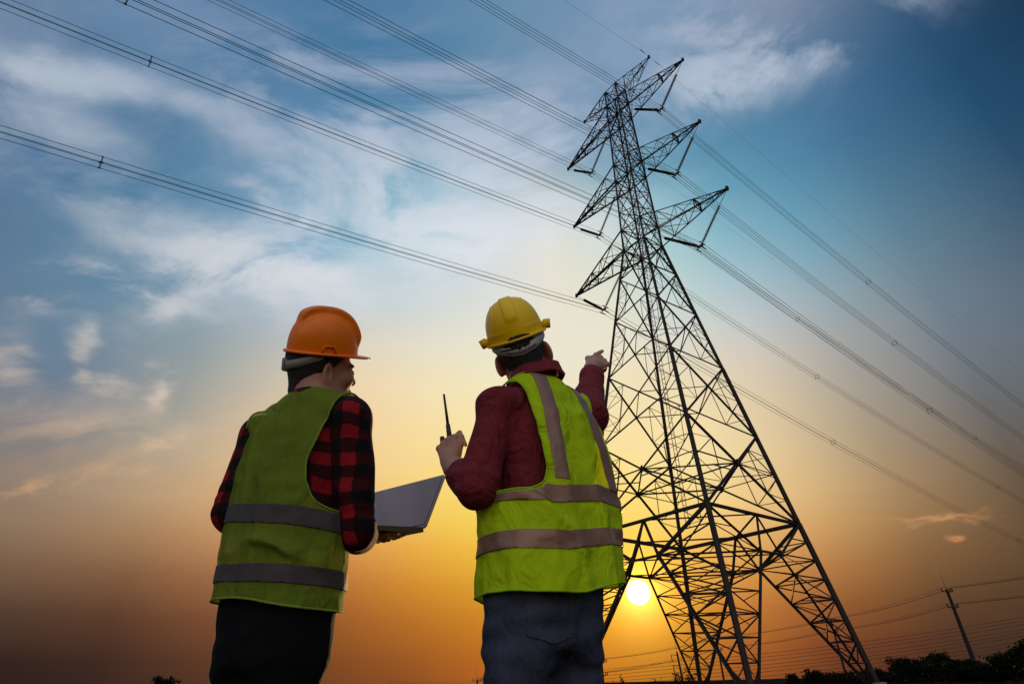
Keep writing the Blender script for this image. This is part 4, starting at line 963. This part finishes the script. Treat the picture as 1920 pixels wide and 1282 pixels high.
# ---------------------------------------------------------------- distribution poles, street lamp, wires
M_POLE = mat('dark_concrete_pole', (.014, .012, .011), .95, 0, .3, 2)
POLES = [((67.0, 96.6), 0., 12.0, 0), ((72.2 * 140 / 146.25, 140.), -1., 11.5, 0), ((.3086 * 150, 150.), -3.0, 8.9, 1), ((.127 * 130, 130.), -7.4, 4.3, 0), ((-.0635 * 150, 150.), -7.5, 1.6, 0)]
PLAB = ['thick utility pole rising out of the trees at the right, two crossarms', 'thin utility pole seen through the right leg of the pylon', 'utility pole framed between the near legs of the pylon',
        'small utility pole just right of the pointing man\'s jeans', 'tip of a far utility pole between the two men']
prev = None; pole_pts = []
def pole(xy, zb, zt, lab, near):
    x, y = xy; e = empty('utility_pole', (x, y, zb), lab, 'utility pole', 'utility poles along the road'); Hh = zt - zb
    nx = {}; d = Vector((-.25, 1, 0)).normalized(); a = Vector((d.y, -d.x, 0))
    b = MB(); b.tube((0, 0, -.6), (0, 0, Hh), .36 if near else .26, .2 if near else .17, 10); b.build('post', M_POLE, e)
    b = MB(); b.tube((0, 0, Hh), (-.15, 0, Hh + 2.2), .035, .02, 6); b.build('lightning_rod', M_STEEL, e); pts = []
    for k, dz in enumerate((.35, 2.6)):
        b = MB(); z = Hh - dz; b.bar(-a * 1.05 + Vector((0, 0, z)), a * 1.05 + Vector((0, 0, z)), .12)
        b.bar(-a * .5 + Vector((0, 0, z)), Vector((0, 0, z - .5)), .05); b.bar(a * .5 + Vector((0, 0, z)), Vector((0, 0, z - .5)), .05)
        c_ = b.build('crossarm', M_STEEL, e)
        for t in (-1, .62, 1.0):
            b = MB(); q = a * t + Vector((0, 0, z)); b.discs(q, q + Vector((0, 0, .5)), [(0, .05), (.2, .05), (.25, .11), (.45, .06), (.5, .11), (.7, .06), (.75, .1), (1, .05)]); b.build('insulator', M_INS, c_)
            pts.append(Vector((x, y, zb)) + q + Vector((0, 0, .5)))
    return pts
P_ALL = [pole(xy, zb, zt, l, i == 0) for i, ((xy), zb, zt, _), l in zip(range(9), POLES, PLAB)]
# the line runs on past the frame on both sides
OFFR = [p + Vector((8, -42, .3)) for p in P_ALL[0]]; M_LINE = mat('thin_line_wire', (.035, .03, .028), .7)
def sagline(p, q, sag, n=10): return [tuple(p.lerp(q, i / n) - Vector((0, 0, 4 * sag * (i / n) * (1 - i / n)))) for i in range(n + 1)]
for k in range(6):
    chain = []; seq = [OFFR[k]] + [P[k] for P in P_ALL]
    for p, q in zip(seq[:-1], seq[1:]): chain += sagline(p, q, .55)[:-1]
    chain.append(tuple(seq[-1])); b = MB(); o_ = Vector(chain[0]); b.path([tuple(Vector(c) - o_) for c in chain], .022, 4); o = b.build('power_line', M_LINE); o.location = o_
    tag(o, '%s wire %s of the roadside utility poles' % (('left', 'inner right', 'outer right')[k % 3], 'on the upper crossarms' if k < 3 else 'on the lower crossarms'), 'wire', 'wires along the roadside poles')
# second line on the tall mast with side brackets
mx_, my_, mb_ = 27.6, 110., -6.6
e = empty('utility_pole', (mx_, my_, mb_), 'leaning mast with three short side brackets beside the twin street lamp', 'utility pole', 'utility poles along the road')
b = MB(); b.tube((0, 0, -.5), (-.75, 0, 11.3), .24, .15, 10); b.build('post', M_POLE, e); b = MB(); b.tube((-.75, 0, 11.3), (-.85, 0, 13.0), .03, .02, 6); b.build('lightning_rod', M_STEEL, e)
mp_ = []
for i, z in enumerate((10.8, 9.2, 7.6)):
    b = MB(); x = -.75 * z / 11.3; b.bar((x, 0, z), (x - 1.15, 0, z + .1), .09); c_ = b.build('bracket', M_STEEL, e); b = MB(); b.discs((x - 1.1, 0, z + .05), (x - 1.0, 0, z - .95), [(0, .03)] + [(t, r) for j in range(6) for t, r in ((.1 + j * .14, .04), (.14 + j * .14, .1), (.2 + j * .14, .04))] + [(1, .04)]); b.build('insulator', M_INS, c_)
    mp_.append(Vector((mx_ + x - 1.0, my_, mb_ + z - .95)))
FARL = [Vector((-60, 300, 2.6 - 1.2 * i)) for i in range(3)]; FARR = [Vector((88, 98, 9.3 - 1.55 * i)) for i in range(3)]
for k in range(9):
    i, w = divmod(k, 3); of = Vector((0, .9 * w, -.5 * w)); ch = sagline(FARL[i] + of, mp_[i] + of, 1.5, 12)[:-1] + sagline(mp_[i] + of, FARR[i] + of, .8, 14)
    b = MB(); o_ = Vector(ch[0]); b.path([tuple(Vector(c) - o_) for c in ch], .028, 4); o = b.build('power_line', M_LINE); o.location = o_
    tag(o, 'thin wire strung past the leaning mast, %s bracket level%s' % (('top', 'middle', 'bottom')[i], (', uppermost of its three', ', middle one of its three', ', lowest of its three')[w]), 'wire', 'wires at the leaning mast')
e = empty('street_lamp', (.2556 * 110, 112, -7.1), 'twin-armed street lamp standing between the leaning mast and a tree', 'street lamp')
b = MB(); b.tube((0, 0, -.3), (0, 0, 8.0), .11, .06, 8); b.build('post', M_STEEL, e)
for s in (-1, 1):
    b = MB(); b.path([(0, 0, 7.9), (s * .7, 0, 8.25), (s * 1.5, 0, 8.55)], .04, 6); a_ = b.build('lamp_arm', M_STEEL, e)
    b = MB(); b.discs((s * 1.45, 0, 8.55), (s * 2.15, 0, 8.62), [(0, .04), (.2, .10), (.7, .12), (1, .05)], 8); b.build('lamp_head', M_STEEL, a_)

# ---------------------------------------------------------------- trees
def tree(name, x, y, zt, w, lab, seed, dens=1., open_=False, leaf=.13):
    zb = float(ground_z(np.array(x * 1.), np.array(y * 1.))); rs = np.random.RandomState(seed); Hh = zt - zb; e = empty(name, (x, y, zb), lab, 'tree', 'trees along the horizon')
    b = MB(); r0 = .05 * Hh ** .8 + .04; tips = []
    b.path([(0, 0, -.3), (.1 * w * rs.normal(), 0, Hh * .22), (.08 * w, .05, Hh * .42)], [r0, r0 * .75, r0 * .5], 8)
    for i in range(12 if open_ else 9):
        a = i * 2.4 + rs.uniform(0, .6); t = rs.uniform(.2, .42); rr = w * rs.uniform(.25, .48); top = Hh * rs.uniform(.55, .97)
        p0 = Vector((.04 * w, 0, Hh * t)); p3 = Vector((rr * math.cos(a), rr * math.sin(a), top)); m_ = p0.lerp(p3, .5) + Vector((rs.normal() * .08 * w, rs.normal() * .08 * w, -.04 * Hh))
        b.path([tuple(p0), tuple(m_), tuple(p3)], [r0 * .42, r0 * .25, r0 * .06], 5); tips += [m_.lerp(p3, q) for q in (.3, .65, 1.0)]
        for j in range(3):
            q0 = m_.lerp(p3, rs.uniform(.1, .9)); q1 = q0 + Vector((rs.normal() * .16 * w, rs.normal() * .16 * w, rs.uniform(.0, .16) * Hh)); b.path([tuple(q0), tuple(q1)], [r0 * .12, r0 * .03], 4); tips.append(q1)
    b.build('trunk', M_BARK, e, True)
    n = int(4600 * dens); T_ = np.array([tuple(t) for t in tips]); idx = rs.randint(0, len(T_), n); c = T_[idx] + rs.normal(size=(n, 3)) * np.array([.085 * w, .085 * w, .05 * Hh]) * (.6 if open_ else 1.)
    if not open_:
        m2 = int(n * .45); cc = rs.normal(size=(m2, 3)); cc /= np.linalg.norm(cc, axis=1)[:, None]; c[:m2] = cc * (rs.uniform(0, 1, (m2, 1)) ** .4) * np.array([.60 * w, .60 * w, .45 * Hh]) + np.array([0, 0, .48 * Hh])
    u = rs.normal(size=(n, 3)); u /= np.linalg.norm(u, axis=1)[:, None]; v = np.cross(u, rs.normal(size=(n, 3))); v /= np.linalg.norm(v, axis=1)[:, None]; s_ = leaf * rs.uniform(.6, 1.5, (n, 1))
    V = np.stack([c - u * s_, c + v * s_ * .45, c + u * s_, c - v * s_ * .45], 1).reshape(-1, 3); F = np.arange(4 * n).reshape(-1, 4)
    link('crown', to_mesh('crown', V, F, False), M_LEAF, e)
TREES = [
 ("tree", 25.72, 105.0, 2.09, 3.89, "spindly open tree right of the street lamp, under the sunset", 0.45, True),
 ("bush", 28.92, 70.0, 0.99, 1.13, "tiny lone bush left of the dark tree line", 0.35, False),
 ("tree", 32.34, 72.0, 1.37, 2.90, "low ragged tree left of the pylon's right foot, beside the tiny bush", 0.80, False),
 ("tree", 38.14, 78.0, 1.22, 3.14, "low tree right in front of the thin pole's foot", 0.80, False),
 ("tree", 37.62, 70.0, 1.24, 3.15, "low dark tree at the foot of the pylon's right leg", 0.90, False),
 ("tree", 43.80, 74.0, 2.54, 3.69, "tall feathery tree left of the thick utility pole", 1.20, False),
 ("tree", 49.58, 78.0, 2.91, 3.89, "bushy tree whose crown peaks just left of the thick utility pole", 1.20, False),
 ("tree", 47.20, 70.0, 1.90, 3.38, "dense low tree hiding the foot of the thick utility pole", 1.10, False),
 ("tree", 47.07, 66.0, 1.60, 3.19, "low dark tree right of the thick utility pole", 1.10, False),
 ("tree", 45.03, 60.0, 2.25, 2.90, "dark tree rising toward the right edge", 1.10, False),
 ("tree", 40.65, 52.0, 2.88, 2.51, "tallest dark tree cut by the right edge of the picture", 1.10, False),
 ("tree", -37.79, 70.0, 1.91, 1.92, "lone treetop left of the man in the orange hard hat", 0.80, False),
 ("tree", 15.00, 100.0, 0.67, 2.09, "small palm-like treetop beyond the jeans of the pointing man", 0.40, True),
 ("bush", 22.50, 110.0, 0.47, 3.54, "low bush at the foot of the street lamp", 0.50, False),
]
for i, (nm, x, y, zt, w, lab, dn, op) in enumerate(TREES): tree(nm, x, y, zt, w, lab, 40 + i, dn, op)
